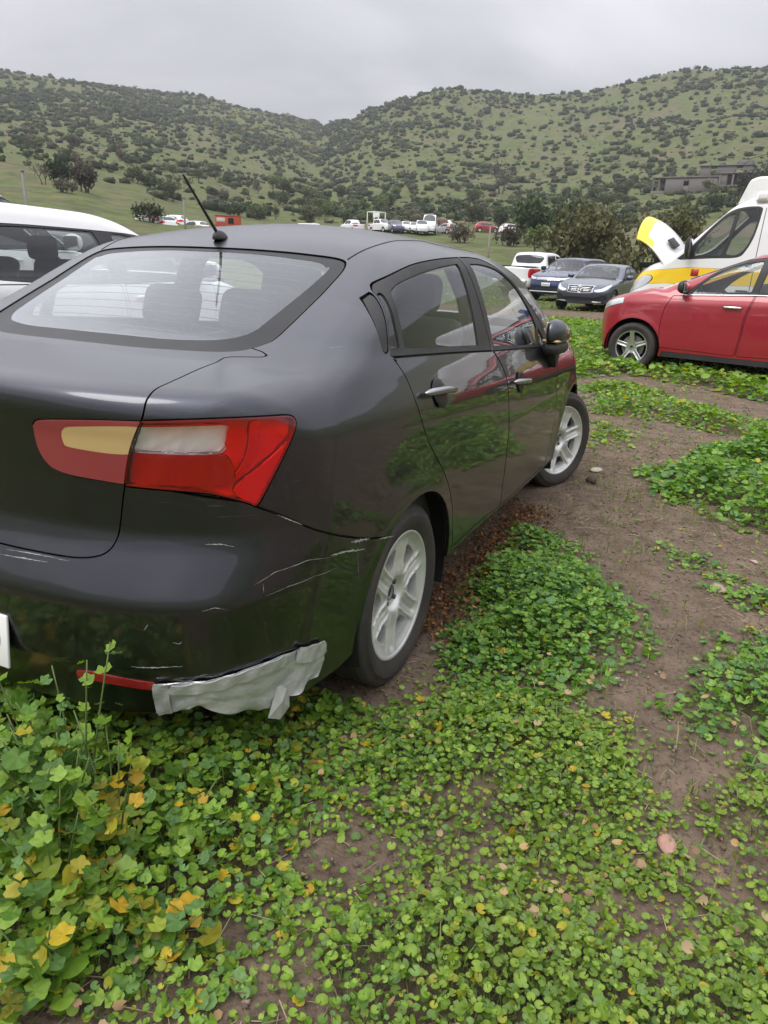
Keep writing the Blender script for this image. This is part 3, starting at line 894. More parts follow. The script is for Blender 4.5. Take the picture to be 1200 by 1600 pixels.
mat('tape_back', (.50, .50, .49), .45, .5, noise=(30, .5, (.3, .29, .27)))
mat('reflector', (.30, .012, .016), .25, coat=1, bump=(220, .2))
mat('bare_plastic', (.42, .42, .41), .7, noise=(40, .6, (.2, .2, .2)))

def build_sedan():
    F = car_field(RIO)
    root = empty('sedan', (0, 0, 0))
    tag(root, 'dark grey sedan with silver tape on its torn rear bumper, nearest to the viewer', 'car')
    V, T = half_grid((.92, (-1.02, 3.52), (.13, 1.52)), .0148, -.3, 2.7, .72, F)
    S = Skin(F, V, T)
    P = MAT['graphite']
    side = [(0, -1, .35)]                                   # x > .35
    # underside and wheel openings
    S.drop('side', [(-2, -1), (5, -1), (5, .27), (2.9, .27), (2.25, .25), (1.7, .262), (.9, .295), (.42, .302), (-.31, .255), (-.4, .235), (-.6, .24), (-.75, .25), (-2, .25)])
    def circle(cy, cz, r, n=48): return [(cy + r * cos(i * 2 * pi / n), cz + r * sin(i * 2 * pi / n)) for i in range(n)]
    ar = [(y, z) for y, z in circle(.04, .30, .345)]
    S.drop('side', ar, [(0, -1, .3)])
    S.drop('side', circle(2.575, .31, .345), [(0, -1, .3)])
    # rear window with its black band
    rw = smooth_poly([(-.2, -.49), (0, -.497), (.204, -.487), (.35, -.455), (.44, -.425), (.501, -.388), (.537, -.33), (.55, -.264), (.548, .029), (.536, .128), (.497, .158), (.383, .15), (.195, .134), (0, .125), (-.2, .13)])
    gl = smooth_poly([(-.2, -.415), (0, -.425), (.238, -.41), (.365, -.376), (.424, -.345), (.466, -.296), (.478, -.235), (.498, .07), (.478, .102), (.44, .118), (.36, .115), (.18, .108), (0, .10), (-.2, .1)])
    up = [(2, -1, 1.0)]
    wv = S.take('top', rw, up, .0035)
    g_in, g_band = S.sub(wv, 'top', gl)
    panel('rear_window', g_in, F, MAT['window_glass_rear'], root, 'C', off=-.004, flange=0)
    panel('window_band', g_band, F, MAT['frit'], root, 'C', off=-.0035, flange=.01)
    # side windows, frames
    fr = lambda p: smooth_poly(p, 4)
    small = fr([(.046, 1.245), (.070, 1.250, 1), (.055, 1.097, 1), (-.008, 1.099, 1)])
    rear_g = fr([(.108, 1.256, 1), (.191, 1.282), (.392, 1.31), (.60, 1.33), (.80, 1.342, 1), (.80, 1.207), (.778, 1.043, 1), (.40, 1.071), (.090, 1.093, 1)])
    front_g = fr([(.956, 1.343, 1), (1.13, 1.341), (1.296, 1.322), (1.43, 1.28), (1.56, 1.215), (1.70, 1.11), (1.755, 1.05, 1), (1.722, .968, 1), (1.3, 1.0), (.972, 1.024, 1)])
    fq = fr([(1.79, 1.045, 1), (1.87, .99), (1.93, .94, 1), (1.77, .953, 1)])
    quarter = fr([(-.062, 1.089, 1), (-.060, 1.15), (-.042, 1.20), (-.012, 1.236, 1), (.036, 1.254, 1), (-.030, 1.092, 1)])
    rear_f = fr([(-.026, 1.078, 1), (.045, 1.258, 1), (.10, 1.286), (.312, 1.332), (.60, 1.356), (.872, 1.366, 1), (.90, 1.2), (.93, 1.010, 1), (.4, 1.05)])
    front_f = fr([(.937, 1.008, 1), (.905, 1.2), (.880, 1.366, 1), (1.06, 1.367), (1.23, 1.352), (1.48, 1.268), (1.79, 1.11), (1.97, .985), (2.04, .93, 1), (1.5, .97)])
    for nm, pl in (('window', small), ('window', rear_g), ('window', front_g), ('window', fq)):
        pair(nm, S.take('side', pl, side, .001), F, MAT['window_glass'], root, off=-.006, flange=0)
    pair('quarter_trim', S.take('side', quarter, side), F, MAT['trim'], root, off=-.001)
    for pl in (rear_f, front_f):
        pair('window_frame', S.take('side', pl, side, .0015), F, MAT['trim'], root, off=-.0015)
    # doors
    d_r = fr([(-.020, 1.074, 1), (.018, 1.022), (.032, .974), (.046, .915), (.115, .80), (.276, .643), (.373, .508), (.427, .362), (.425, .322, 1), (.8, .318), (1.083, .297, 1), (1.075, .346), (1.065, .516), (1.05, .75), (1.033, .862), (1.010, .94), (.938, 1.006, 1), (.4, 1.046)])
    d_f = fr([(.942, 1.006, 1), (1.014, .943), (1.037, .862), (1.054, .75), (1.069, .516), (1.079, .346), (1.087, .297, 1), (1.6, .285), (2.02, .272, 1), (2.06, .396), (2.075, .58), (2.05, .728), (2.085, .862), (2.05, .925, 1), (1.5, .966)])
    drs = []
    for pl in (d_r, d_f):
        drs.append(pair('door', S.take('side', pl, side, .0025), F, P, root))
    # boot lid: rear outline and deck outline together
    br = smooth_poly([(-1, 1.5, 1), (.60, 1.5, 1), (.60, 1.09, 1), (.566, 1.055, 1), (.563, 1.007), (.531, .941), (.506, .849), (.487, .755), (.477, .712), (.451, .683), (.388, .669), (.279, .666), (.158, .666), (0, .666), (-1, .666, 1)])
    bt = smooth_poly([(-1, -2, 1), (.62, -2, 1), (.62, -.86, 1), (.566, -.81, 1), (.555, -.743), (.51, -.564), (.49, -.45), (.47, -.36), (-1, -.36, 1)])
    d = np.maximum(S.dist(S.V, 'rear', br, [(1, 1, -.3)]), S.dist(S.V, 'top', bt))
    bv = cut(S.V, S.T, d, -.0021)
    S.V, S.T = cut(S.V, S.T, -d, -.0021)
    # tail lamps: outer on the wing, inner on the boot lid
    C2 = lambda l: [(.42 * atan2(x - .40, -(y + .40)), z) for x, y, z in l]
    inner = smooth_poly([(p[0], p[1]) if i not in (0, 8) else (*p, 1) for i, p in enumerate(C2([(.575, -.834, 1.004), (.446, -.868, .998), (.31, -.887, .984), (.290, -.886, .966), (.293, -.882, .916), (.315, -.878, .88), (.357, -.873, .864), (.438, -.859, .858), (.52, -.844, .853)]))])
    (iv, bv) = S.sub(bv, 'corner', inner, [(1, 1, -.3)], .0015)
    yel = smooth_poly(C2([(.58, -.84, .988), (.41, -.873, .980), (.372, -.878, .968), (.368, -.875, .942), (.388, -.872, .929), (.54, -.842, .929)]))
    iy, ir = S.sub(iv, 'corner', yel)
    boot = panel('boot_lid', bv, F, P, root, 'C')
    for sd in 'RL':
        o = panel('tail_lamp', ir, F, MAT['lamp_faded'], root, sd, off=.003)
        panel('lens', iy, F, MAT['lamp_yellow'], o, sd, off=.0028, flange=.004)
    outer = C2([(.545, -.834, 1.004), (.702, -.754, 1.013), (.778, -.62, 1.006), (.790, -.584, .994), (.796, -.589, .972), (.787, -.635, .902), (.756, -.692, .799), (.736, -.718, .816), (.683, -.764, .838), (.622, -.799, .845), (.495, -.841, .850)])
    outer = smooth_poly([(*p, 1) if i in (0, 6, 10) else p for i, p in enumerate(outer)])
    ov = S.take('corner', outer, [(1, 1, -.3)], .0018)
    dl = S.dist(ov[0], 'corner', outer)
    rim_in, rim_out = cut(*ov, dl, -.005), cut(*ov, -dl, .005)
    rev = C2([(.535, -.839, .990), (.707, -.751, .998), (.716, -.744, .986), (.711, -.747, .960), (.699, -.756, .934), (.52, -.839, .932)])
    rev = smooth_poly([(*p, 1) if i in (0, 5) else p for i, p in enumerate(rev)], 4)
    v_rev, rest = S.sub(rim_in, 'corner', rev)
    tri = smooth_poly(C2([(.800, -.58, .985), (.786, -.60, .952), (.765, -.66, .908), (.735, -.715, .868), (.722, -.735, .845), (.735, -.72, .822), (.762, -.68, .80), (.80, -.63, .87)]))
    v_tri, rest = S.sub(rest, 'corner', tri, None, .001)
    lowp = smooth_poly(C2([(.53, -.839, .926), (.70, -.756, .928), (.722, -.735, .905), (.726, -.73, .880), (.715, -.742, .853), (.62, -.80, .853), (.51, -.84, .858)]), 4)
    v_low, rest = S.sub(rest, 'corner', lowp, None, .0012)
    swp = smooth_poly(C2([(.752, -.70, .998), (.764, -.682, .998), (.757, -.69, .945), (.742, -.71, .895), (.726, -.73, .868), (.722, -.735, .874), (.738, -.715, .905), (.748, -.703, .95)]), 4)
    v_sw, rest = S.sub(rest, 'corner', swp)
    def bars(V):
        u = .42 * np.arctan2(V[:, 0] - .40, -(V[:, 1] + .40))
        return .0010 * np.sin(V[:, 2] * 900) * np.clip(1 - np.abs(u - .23) / .05, 0, 1)
    def ribs(V):                                            # moulded optics behind the clear lens
        u = .42 * np.arctan2(V[:, 0] - .40, -(V[:, 1] + .40))
        return .0012 * np.sin(u * 900) * np.clip(1 - np.abs(V[:, 2] - .962) / .03, 0, 1)
    def facets(k, amp):                                     # reflector cups behind the lens
        def f(V):
            u = .42 * np.arctan2(V[:, 0] - .40, -(V[:, 1] + .40))
            return -amp * (np.abs(np.sin(u * k)) + np.abs(np.sin(V[:, 2] * k * 1.2)))
        return f
    red_all = cut(*rim_in, -S.dist(rim_in[0], 'corner', rev), 0.)
    for sd in 'RL':
        o = panel('tail_lamp', rim_out, F, MAT['lamp_red_deep'], root, sd, off=.001, flange=.03)
        panel('lamp_back', rim_in, F, MAT['lamp_silver_dark'], o, sd, off=-.022, flange=0)
        panel('reflector_bowl', rest, F, MAT['lamp_silver'], o, sd, off=-.016, flange=0, relief=facets(60, .003))
        panel('reflector_bowl', v_low, F, MAT['lamp_silver_dark'], o, sd, off=-.010, flange=.006, relief=facets(260, .0022))
        panel('reflector_bowl', v_tri, F, MAT['lamp_silver'], o, sd, off=-.004, flange=.006, relief=facets(700, .0008))
        panel('highlight_strip', v_sw, F, MAT['lamp_pink'], o, sd, off=-.004, flange=.008)  # swoosh of highlight across the lamp, put in as a pale pink strip
        panel('reflector_bowl', v_rev, F, MAT['lamp_silver'], o, sd, off=-.012, flange=0, relief=facets(330, .003))
        panel('lens', red_all, F, MAT['lens_red'], o, sd, off=.004, flange=.004)
        panel('reversing_lens', v_rev, F, MAT['lens_clear'], o, sd, off=.0042, flange=.004, relief=ribs)
    # rear bumper
    top = C2([(0, -.91, .70), (.50, -.84, .86), (.60, -.80, .847), (.736, -.718, .818), (.756, -.692, .801), (.787, -.638, .768), (.827, -.525, .699), (.84, -.335, .619), (.854, -.172, .572), (.86, -.10, .56)])
    bp = top + [(1.3, .56), (1.3, -1), (-1, -1), (-1, .70)]
    bumper = panel('rear_bumper', S.take('corner', smooth_poly([(*p, 1) if i in (0, 9, 10, 11, 12, 13) else p for i, p in enumerate(bp)]), [(1, 1, -.02)], .0028), F, P, root, 'C', flange=.02, off=.001)
    # bonnet, front bumper, head lamps, grille
    S_front = [(1, -1, 2.2)]
    hl = smooth_poly([(.42, .70), (.60, .74), (.74, .80), (.80, .83), (.80, .78), (.70, .70), (.55, .655)])
    gr = smooth_poly([(-.5, .60), (.35, .60), (.40, .635), (.36, .67), (-.5, .67)])
    lg = smooth_poly([(-.5, .32), (.42, .32), (.46, .38), (.40, .44), (-.5, .44)])
    for nm, pl, m in (('head_lamp', hl, 'lamp_grey'),):
        pair(nm, S.take('front', pl, S_front), F, MAT[m], root)
    panel('grille', S.take('front', gr, [(1, -1, 2.9)]), F, MAT['trim'], root, 'C', off=-.008, flange=0)
    panel('lower_grille', S.take('front', lg, [(1, -1, 2.9)]), F, MAT['trim'], root, 'C', off=-.008, flange=0)
    bon = [(-1, 2.55), (.3, 2.50), (.62, 2.40), (.70, 2.5), (.68, 3.0), (.60, 3.24), (.4, 3.33), (-1, 3.36)]
    panel('bonnet', S.take('top', bon, [(2, -1, .68)], .003), F, P, root, 'C')
    fb = [(3.6, .62), (3.02, .62), (2.86, .54), (2.8, -1), (3.6, -1)]
    panel('front_bumper', S.take('side', fb, None, .0025), F, P, root, 'C')
    ws = smooth_poly([(-.6, 1.78), (0, 1.77), (.45, 1.83), (.56, 1.88), (.66, 2.3), (.64, 2.44), (.4, 2.56), (0, 2.60), (-.6, 2.6)])
    panel('windscreen', S.take('top', ws, [(2, -1, .9), (1, -1, 1.5)]), F, MAT['window_glass'], root, 'C', off=-.004, flange=0)
    body = panel('body', (S.V, S.T), F, P, root, 'C')
    # dark inner shell behind the panel gaps
    I = Skin(F, *half_grid((.92, (-1.02, 3.52), (.13, 1.52)), .035, -.3, 2.7, .72, F))
    I.drop('side', [(-2, -1), (5, -1), (5, .30), (-2, .30)])
    I.drop('side', circle(.04, .30, .36), [(0, -1, .3)]); I.drop('side', circle(2.575, .31, .36), [(0, -1, .3)])
    I.drop('top', gl, up); I.drop('top', ws, [(2, -1, .9), (1, -1, 1.5)])
    for pl in (small, rear_g, front_g, fq): I.drop('side', pl, side)
    panel('inner_shell', (I.V, I.T), F, MAT['lining'], root, 'C', off=-.028, flange=0)
    # wheel housings
    for y, s in ((.04, 1), (.04, -1), (2.575, 1), (2.575, -1)):
        pr = [(.36, s * .84), (.37, s * .80), (.37, s * .42), (.02, s * .42)]
        Vl, Ql = lathe_data(pr, 40)
        Vl[:, 1] += y; Vl[:, 2] += .30
        Ql = Ql[(Vl[Ql][:, :, 2] > .17).all(1)]
        mk('wheel_housing', Vl, Ql, MAT['matte_black'], root)
    rbox('floor_pan', (0, 1.25, .27), (1.2, 3.5, .08), MAT['matte_black'], root, .03)
    # wheels
    kit = wheel_kit(.31, .2165, .19, 6, .082, r0=.108, r1=.172, ridge_h=.007)
    add_wheel(kit, root, .755, 0, .298, 0, .35)
    add_wheel(kit, root, .755, 2.57, .298, radians(-24), .2)
    add_wheel(kit, root, -.755, 0, .298, 0, .9)
    add_wheel(kit, root, -.755, 2.57, .298, radians(-24), .2)
    # door handles over raised dark ovals that stand for the shaded scoops
    for s in (1, -1):
        for k, (y, z) in enumerate(((.235, .938), (1.24, .845))):
            p = ray_hit(F, np.array([[2., y, z]]), np.array([[-1., 0, 0]]), .2, 2, 300)[0]
            n = grad(F, p[None])[0]
            d = drs[k][0 if s > 0 else 1]
            bm = bmesh.new()
            bmesh.ops.create_uvsphere(bm, u_segments=24, v_segments=12, radius=1)
            up_ = np.cross(n, [0, 1, 0]); up_ /= np.linalg.norm(up_)
            if up_[2] < 0: up_ = -up_
            for v in bm.verts:
                q = p + np.array([0, 1, 0]) * v.co.y * .058 + up_ * v.co.z * .050 + n * (.004 + v.co.x * .006)
                v.co = Vector((q[0] * s, q[1], q[2]))
            bm_mk('recess_shade', bm, MAT['frit'], d)
            pts = [p + np.array([0, t * .128 - .01, 0]) + up_ * (.004 - .012 * t) + n * (.012 + .026 * (1 - t * t)) for t in np.linspace(-1, 1, 15)]
            pts = np.array(pts) * np.array([s, 1, 1])
            rr = .0125 * np.clip(1.25 - np.abs(np.linspace(-1, 1, 15)) ** 6, .3, 1)
            h = tube('handle', pts, rr, MAT['handle_chrome'], d, 12)
    # mirrors, folded in
    for s in (1, -1):
        bm = bmesh.new()
        bmesh.ops.create_uvsphere(bm, u_segments=32, v_segments=18, radius=1)
        for v in bm.verts:
            x, y, z = v.co
            y = math.copysign(abs(y) ** .8, y); z = math.copysign(abs(z) ** .75, z)
            if z < -.05: z = -.05 + (z + .05) * .25
            x2 = x if x > 0 else x * .45
            v.co = Vector((s * (.862 + x2 * .060 * (1 - .15 * z) + .012 * y), 1.85 + y * .125, 1.0 + z * .088 * (1 - .18 * y)))
        m = bm_mk('mirror', bm, P, root)
        rbox('repeater', (s * .868, 1.85, .984), (.088, .215, .013), MAT['lamp_yellow'], m, .006, 3, rot=(0, 0, s * -.10))
        rbox('mirror_lower', (s * .862, 1.855, .945), (.095, .215, .072), MAT['trim'], m, .034, 4, rot=(0, 0, s * -.10))
        prism('mirror_foot', [(1.83, .93), (1.95, .93), (1.93, .86), (1.88, .835)], 0, s * .80, s * .875, MAT['trim'], m, .008)
        rbox('mirror_glass', (s * .832, 1.85, 1.02), (.006, .20, .11), MAT['chrome'], m, .002)
    # roof ditches running forward from the rear window corners
    for s in (1, -1):
        yy = np.linspace(.165, 1.72, 40); xx = np.interp(yy, [.165, .3, .9, 1.4, 1.72], [.525, .545, .552, .545, .53])
        pp = ray_hit(F, np.stack([xx, yy, np.full(40, 3.)], 1), np.tile([[0, 0, -1.]], (40, 1)), 1., 2.2, 300)
        tube('roof_seam', (pp - np.array([0, 0, .0015])) * np.array([s, 1, 1]), .0034, MAT['matte_black'], root, 6)
    # antenna
    p = ray_hit(F, np.array([[0., .20, 3.]]), np.array([[0, 0, -1.]]), .5, 2.2, 300)[0]
    bm = bmesh.new()
    bmesh.ops.create_uvsphere(bm, u_segments=24, v_segments=12, radius=1)
    for v in bm.verts:
        zz = max(v.co.z, -.2)
        v.co = Vector((p[0] + v.co.x * .022 * (1 - .3 * max(zz, 0)), p[1] + v.co.y * .036 - .004 * zz, p[2] + .003 + zz * .026))
    an = bm_mk('antenna', bm, MAT['trim'], root)
    a0 = p + np.array([-.002, -.012, .018]); dirv = np.array([-.02, -.62, .66]); dirv /= np.linalg.norm(dirv)
    q = [a0 + dirv * t for t in np.linspace(0, .235, 40)]
    tube('antenna_rod', q, [.0055 - .0022 * i / 39 + .0006 * (i % 2) for i in range(40)], MAT['trim'], an, 8)
    # plate on the bumper
    pc = np.array([0, -.952, .418])
    pl = rbox('number_plate', tuple(pc), (.372, .008, .142), MAT['plate_white'], bumper, .003, 2, rot=(radians(-6), 0, 0))
    M = Matrix.Translation(Vector((pc[0], pc[1] - .0048, pc[2]))) @ Matrix.Rotation(radians(90 - 6), 4, 'X')
    text_mesh('plate_lettering', 'FT LH 60', .085, MAT['plate_black'], pl, M)
    # reflector and tape on the torn corner
    B = Skin(F, V, T)
    rf = smooth_poly([(*p, 1) for p in C2([(.36, -.91, .372), (.404, -.906, .381), (.573, -.863, .373), (.567, -.86, .345), (.40, -.902, .349), (.36, -.91, .345)])])
    pair('reflector', B.take('corner', rf, [(1, 1, -.3)]), F, MAT['reflector'], bumper, off=.004)
    B = Skin(F, V, T)
    tp = C2([(.566, -.863, .372), (.60, -.85, .374), (.676, -.811, .384), (.742, -.747, .399), (.789, -.648, .402), (.806, -.512, .374), (.800, -.49, .335), (.79, -.485, .30), (.779, -.50, .272), (.773, -.60, .262), (.76, -.69, .25), (.73, -.73, .235), (.72, -.745, .256), (.69, -.77, .232), (.66, -.795, .25), (.62, -.82, .228), (.585, -.84, .25), (.55, -.85, .24)])
    tv = B.take('corner', [p for p in tp], [(1, 1, -.3)], 0.)
    def wr(V):
        u = .42 * np.arctan2(V[:, 0] - .40, -(V[:, 1] + .40)); z = V[:, 2]
        a = 1.3 * np.abs(np.sin((z - .30 * u) * 62 + 1.5 * np.sin(u * 19))) + .8 * np.abs(np.sin((z + .55 * u) * 90 + np.sin(u * 33))) * np.sin(u * 21) + .5 * np.sin(z * 260 + u * 60)
        return .0032 * a + .012 * np.clip((.29 - z) / .06, 0, 1) * np.sin(u * 70)
    panel('tape', tv, F, MAT['tape'], bumper, 'R', off=.006, flange=.003, relief=wr)
    def wr2(V):
        u = .42 * np.arctan2(V[:, 0] - .40, -(V[:, 1] + .40)); z = V[:, 2]
        return .003 * np.abs(np.sin(u * 46 + z * 30)) + .0015 * np.sin(u * 140 - z * 90)
    for pl_ in ([(.566, -.863, .376), (.60, -.85, .378), (.60, -.85, .235), (.575, -.845, .228), (.560, -.86, .30)],
                [(.60, -.85, .372), (.676, -.811, .384), (.742, -.747, .399), (.789, -.648, .402), (.792, -.64, .372), (.742, -.747, .368), (.676, -.811, .352), (.60, -.85, .345)],
                [(.792, -.60, .402), (.807, -.50, .380), (.803, -.485, .33), (.795, -.53, .335), (.790, -.60, .36)]):
        B = Skin(F, V, T)
        panel('tape', B.take('corner', C2(pl_), [(1, 1, -.3)], 0.), F, MAT['tape'], bumper, 'R', off=.0125, flange=.004, relief=wr2)
    # demister wires in the rear glass
    for yy0 in np.linspace(-.36, .07, 11):
        xx = np.linspace(-.44, .44, 25); yv = yy0 + .10 * xx * xx
        pp = ray_hit(F, np.stack([xx, yv, np.full(25, 3.)], 1), np.tile([[0, 0, -1.]], (25, 1)), 1., 2.2, 300)
        tube('demister_wire', pp - np.array([0, 0, .007]), .0011, MAT['trim'], root, 4)
    # creased edge of tape at the top and the loose flap
    st = B.charts(np.array([[0, 0, 0.]]), 'corner')
    fl = np.array([(.774, -.650, .305), (.786, -.61, .295), (.798, -.628, .235), (.790, -.660, .212), (.768, -.682, .222)])
    fl2 = fl + np.array([.012, -.018, 0])
    mid = fl.mean(0) + np.array([.012, -.012, .012])
    Vf = np.concatenate([fl, [mid], fl - np.array([.004, -.004, 0]), [mid - np.array([.004, -.004, 0])]])
    Ff = [(i, (i + 1) % 5, 5) for i in range(5)] + [((i + 1) % 5 + 6, i + 6, 11) for i in range(5)] + [(i, i + 6, (i + 1) % 5 + 6, (i + 1) % 5) for i in range(5)]
    mk('tape_flap', Vf, Ff, MAT['tape_back'], bumper, False)
    # scrapes through the paint of the bumper and wing
    for w, pts in ((.003, [(.781, -.651, .774), (.794, -.622, .756), (.81, -.583, .732)]), (.010, [(.844, -.389, .626), (.848, -.342, .616), (.852, -.29, .603)]),
                   (.004, [(.858, -.248, .590), (.862, -.19, .576), (.86, -.133, .560)]), (.0016, [(.763, -.727, .617), (.788, -.671, .636), (.82, -.575, .637), (.839, -.444, .607)]),
                   (.0014, [(.781, -.702, .584), (.804, -.64, .589), (.823, -.549, .584), (.838, -.44, .572)]), (.0022, [(.67, -.779, .72), (.699, -.758, .72), (.723, -.74, .712)]),
                   (.004, [(.521, -.887, .414), (.573, -.869, .417), (.637, -.841, .425)]), (.003, [(.166, -.925, .642), (.246, -.918, .646), (.312, -.911, .647)]),
                   (.0014, [(.775, -.705, .616), (.778, -.706, .593)]), (.006, [(.836, -.49, .622), (.842, -.412, .606), (.85, -.312, .579)]), (.0012, [(.687, -.822, .573), (.709, -.803, .58), (.73, -.784, .572)]),
                   (.0016, [(.565, -.881, .52), (.577, -.878, .538)]), (.0022, [(.652, -.828, .391), (.685, -.809, .401)]), (.0022, [(.623, -.853, .491), (.636, -.846, .487), (.643, -.843, .494)]),
                   (.002, [(.182, -.918, .656), (.28, -.909, .66), (.373, -.899, .659)]), (.0012, [(.846, -.34, .496), (.846, -.352, .588)])):
        pts = np.array(pts); m_ = 22; t_ = np.linspace(0, len(pts) - 1, m_)
        c_ = np.stack([np.interp(t_, range(len(pts)), pts[:, k]) for k in range(3)], 1)
        g_ = grad(F, c_); c_ = c_ - g_ * (F(c_) / 1.0)[:, None]; g_ = grad(F, c_)
        tn = np.gradient(c_, axis=0); tn /= np.linalg.norm(tn, axis=1, keepdims=True); sd_ = np.cross(tn, g_)
        ww = (w * .5 * np.sin(np.linspace(.15, pi - .15, m_)) * rng.uniform(.25, 1.3, m_))[:, None]
        jit = sd_ * (rng.normal(0, w * .15, m_))[:, None]
        V_ = np.concatenate([c_ + jit + sd_ * ww + g_ * .0016, c_ + jit - sd_ * ww + g_ * .0016])
        mk('scrape', V_, [(i, i + 1, m_ + i + 1, m_ + i) for i in range(m_ - 1)], MAT['bare_plastic'], bumper)
    # interior
    W = MAT['cloth_seat']
    def seat(x, y, z, w, back_h, rec, head=True, hx=(0,)):
        s = rbox('seat', (x, y, z), (w, .50, .16), W, root, .06, 4)
        rbox('seat_back', (x, y - .24 - .10, z + back_h / 2), (w, .13, back_h), W, s, .055, 4, rot=(rec, 0, 0))
        for q in hx:
            rbox('head_rest', (x + q, y - .24 - .10 - sin(rec) * -1 * (back_h / 2 + .10) * -1, z + back_h + .09), (.26, .10, .17), W, s, .05, 4, rot=(rec, 0, 0))
        return s
    seat(-.36, 1.42, .50, .50, .62, radians(-14)); seat(.36, 1.36, .50, .50, .62, radians(-14))
    seat(0, .58, .50, 1.24, .55, radians(-20), hx=(-.38, 0, .38))
    rbox('parcel_shelf', (0, -.12, 1.03), (1.25, .50, .03), MAT['dash'], root, .01)
    rbox('dashboard', (0, 2.22, .86), (1.38, .46, .26), MAT['dash'], root, .08, 4)
    a = np.linspace(0, 2 * pi, 33)[:-1]
    pts = np.stack([-.36 + .185 * np.cos(a), 1.93 + .06 * np.sin(a), .93 + .17 * np.sin(a)], 1)
    sw = tube('steering_wheel', pts, .015, MAT['dash'], root, 8, True)
    rbox('wheel_boss', (-.36, 1.95, .93), (.14, .06, .10), MAT['dash'], sw, .03)
    rbox('rear_mirror', (0, 1.86, 1.30), (.22, .03, .06), MAT['dash'], root, .015)
    for s in (1, -1):
        rbox('door_card', (s * .755, 1.0, .66), (.05, 2.0, .60), MAT['dash'], root, .02)
        for y0 in (.86,):
            tube('pillar_trim', [(s * .745, y0 + .02, .98), (s * .68, y0, 1.22), (s * .62, y0, 1.33)], .03, MAT['dash'], root, 8)
    rbox('head_lining', (0, .85, 1.36), (.85, .9, .02), MAT['dash'], root, .012)
    return root, F

SEDAN, SEDAN_F = build_sedan()
# ------------------------------------------------------------------ other vehicles, cut from the same kind of skin
mat('far_glass', (.02, .022, .025), .08, coat=1)
def circle_pts(cy, cz, r, n=40): return [(cy + r * cos(i * 2 * pi / n), cz + r * sin(i * 2 * pi / n)) for i in range(n)]

def spec(L0, L1, wb, hw, ztop, belt, hood, deck, nose, tail, ws, rw, hood_z, deck_z, roof_w=.16, arch=.36, wheel_r=.33, crown=.08, k_rear=.12, k_front=.12, sm=.05, tumble=None, box=False):
    """body spec from a few side-view numbers: L0/L1 rear/front end, ws = (base y, top y) of the windscreen, rw = (base y, top y) of the rear window"""
    ym = .5 * (ws[1] + rw[1])
    return dict(
        plan=spl([(L0 - .1, hw - .07), (L0 + .4, hw - .03), (0, hw), (wb, hw - .005), (L1 - .4, hw - .05), (L1 + .1, hw - .13)], .12),
        section=spl([(.05, -.11), (.2, -.06), (.33, -.025), (.5, -.008), (.65, 0), (.8, 0), (.90, -.006), (.96, -.028), (1.05, -.06), (1.2, -.10), (1.4, -.14)], .014),
        crease=spl([(L0, belt - .02), (L1, belt - .14)], .2),
        top=spl([(L0 - .1, deck_z - .05), (L0 + .06, deck_z), (rw[0], deck_z + .02), (rw[0] + .3, belt + .06), (ws[0] - .3, belt + .03), (ws[0], hood_z[0]), (L1 - .45, hood_z[1]), (L1 - .12, hood_z[1] - .09), (L1 + .05, hood_z[1] - .22)], .04),
        rear=spl([(.05, L0 + .14), (.25, L0 + .05), (.45, L0), (.62, L0), (.72, L0 + tail * .5), (deck_z, L0 + tail), (deck_z + .5, L0 + tail + .25)], .02),
        rear_plan=spl([(0, 0), (.35, .02), (.6, .08), (hw - .08, .2), (hw + .05, .5)], .05),
        front=spl([(.05, L1 - .16), (.22, L1 - .04), (.45, L1), (.6, L1), (hood_z[1] - .06, L1 - nose), (hood_z[1] + .2, L1 - nose - .4)], .03),
        front_plan=spl([(0, 0), (.35, .03), (.6, .12), (hw - .08, .28), (hw + .05, .6)], .05),
        roof=spl([(rw[0] - .28, .2), (rw[0] - .1, deck_z - .06), (rw[0], deck_z + .02), (rw[1], ztop - .06), (rw[1] + .25, ztop - .02), (ym, ztop), (ws[1] - .3, ztop - .02), (ws[1], ztop - .07), (ws[0], hood_z[0]), (ws[0] + .1, hood_z[0] - .08), (ws[0] + .25, .2)], sm),
        cabin=spl([(.6, hw - .02), (belt, hw - .05), (belt + (ztop - belt) * .5, hw - .05 - roof_w * .42), (ztop - .08, hw - .05 - roof_w), (ztop + .1, hw - .10 - roof_w)], .03),
        cabin_plan=spl([(rw[0] - .2, -.06), (rw[1], -.01), (ym, 0), (ws[1], 0), (ws[0], -.04)], .1),
        wheels_y=(0, wb), arch=arch, wheel_r=wheel_r, mid=ym, k_rear=k_rear, k_front=k_front, k_top=.06, k_roof=.08, k_belt=.05, crown=.05,
        roof_crown=lambda y: crown, back_bow=.14, screen_bow=.18)

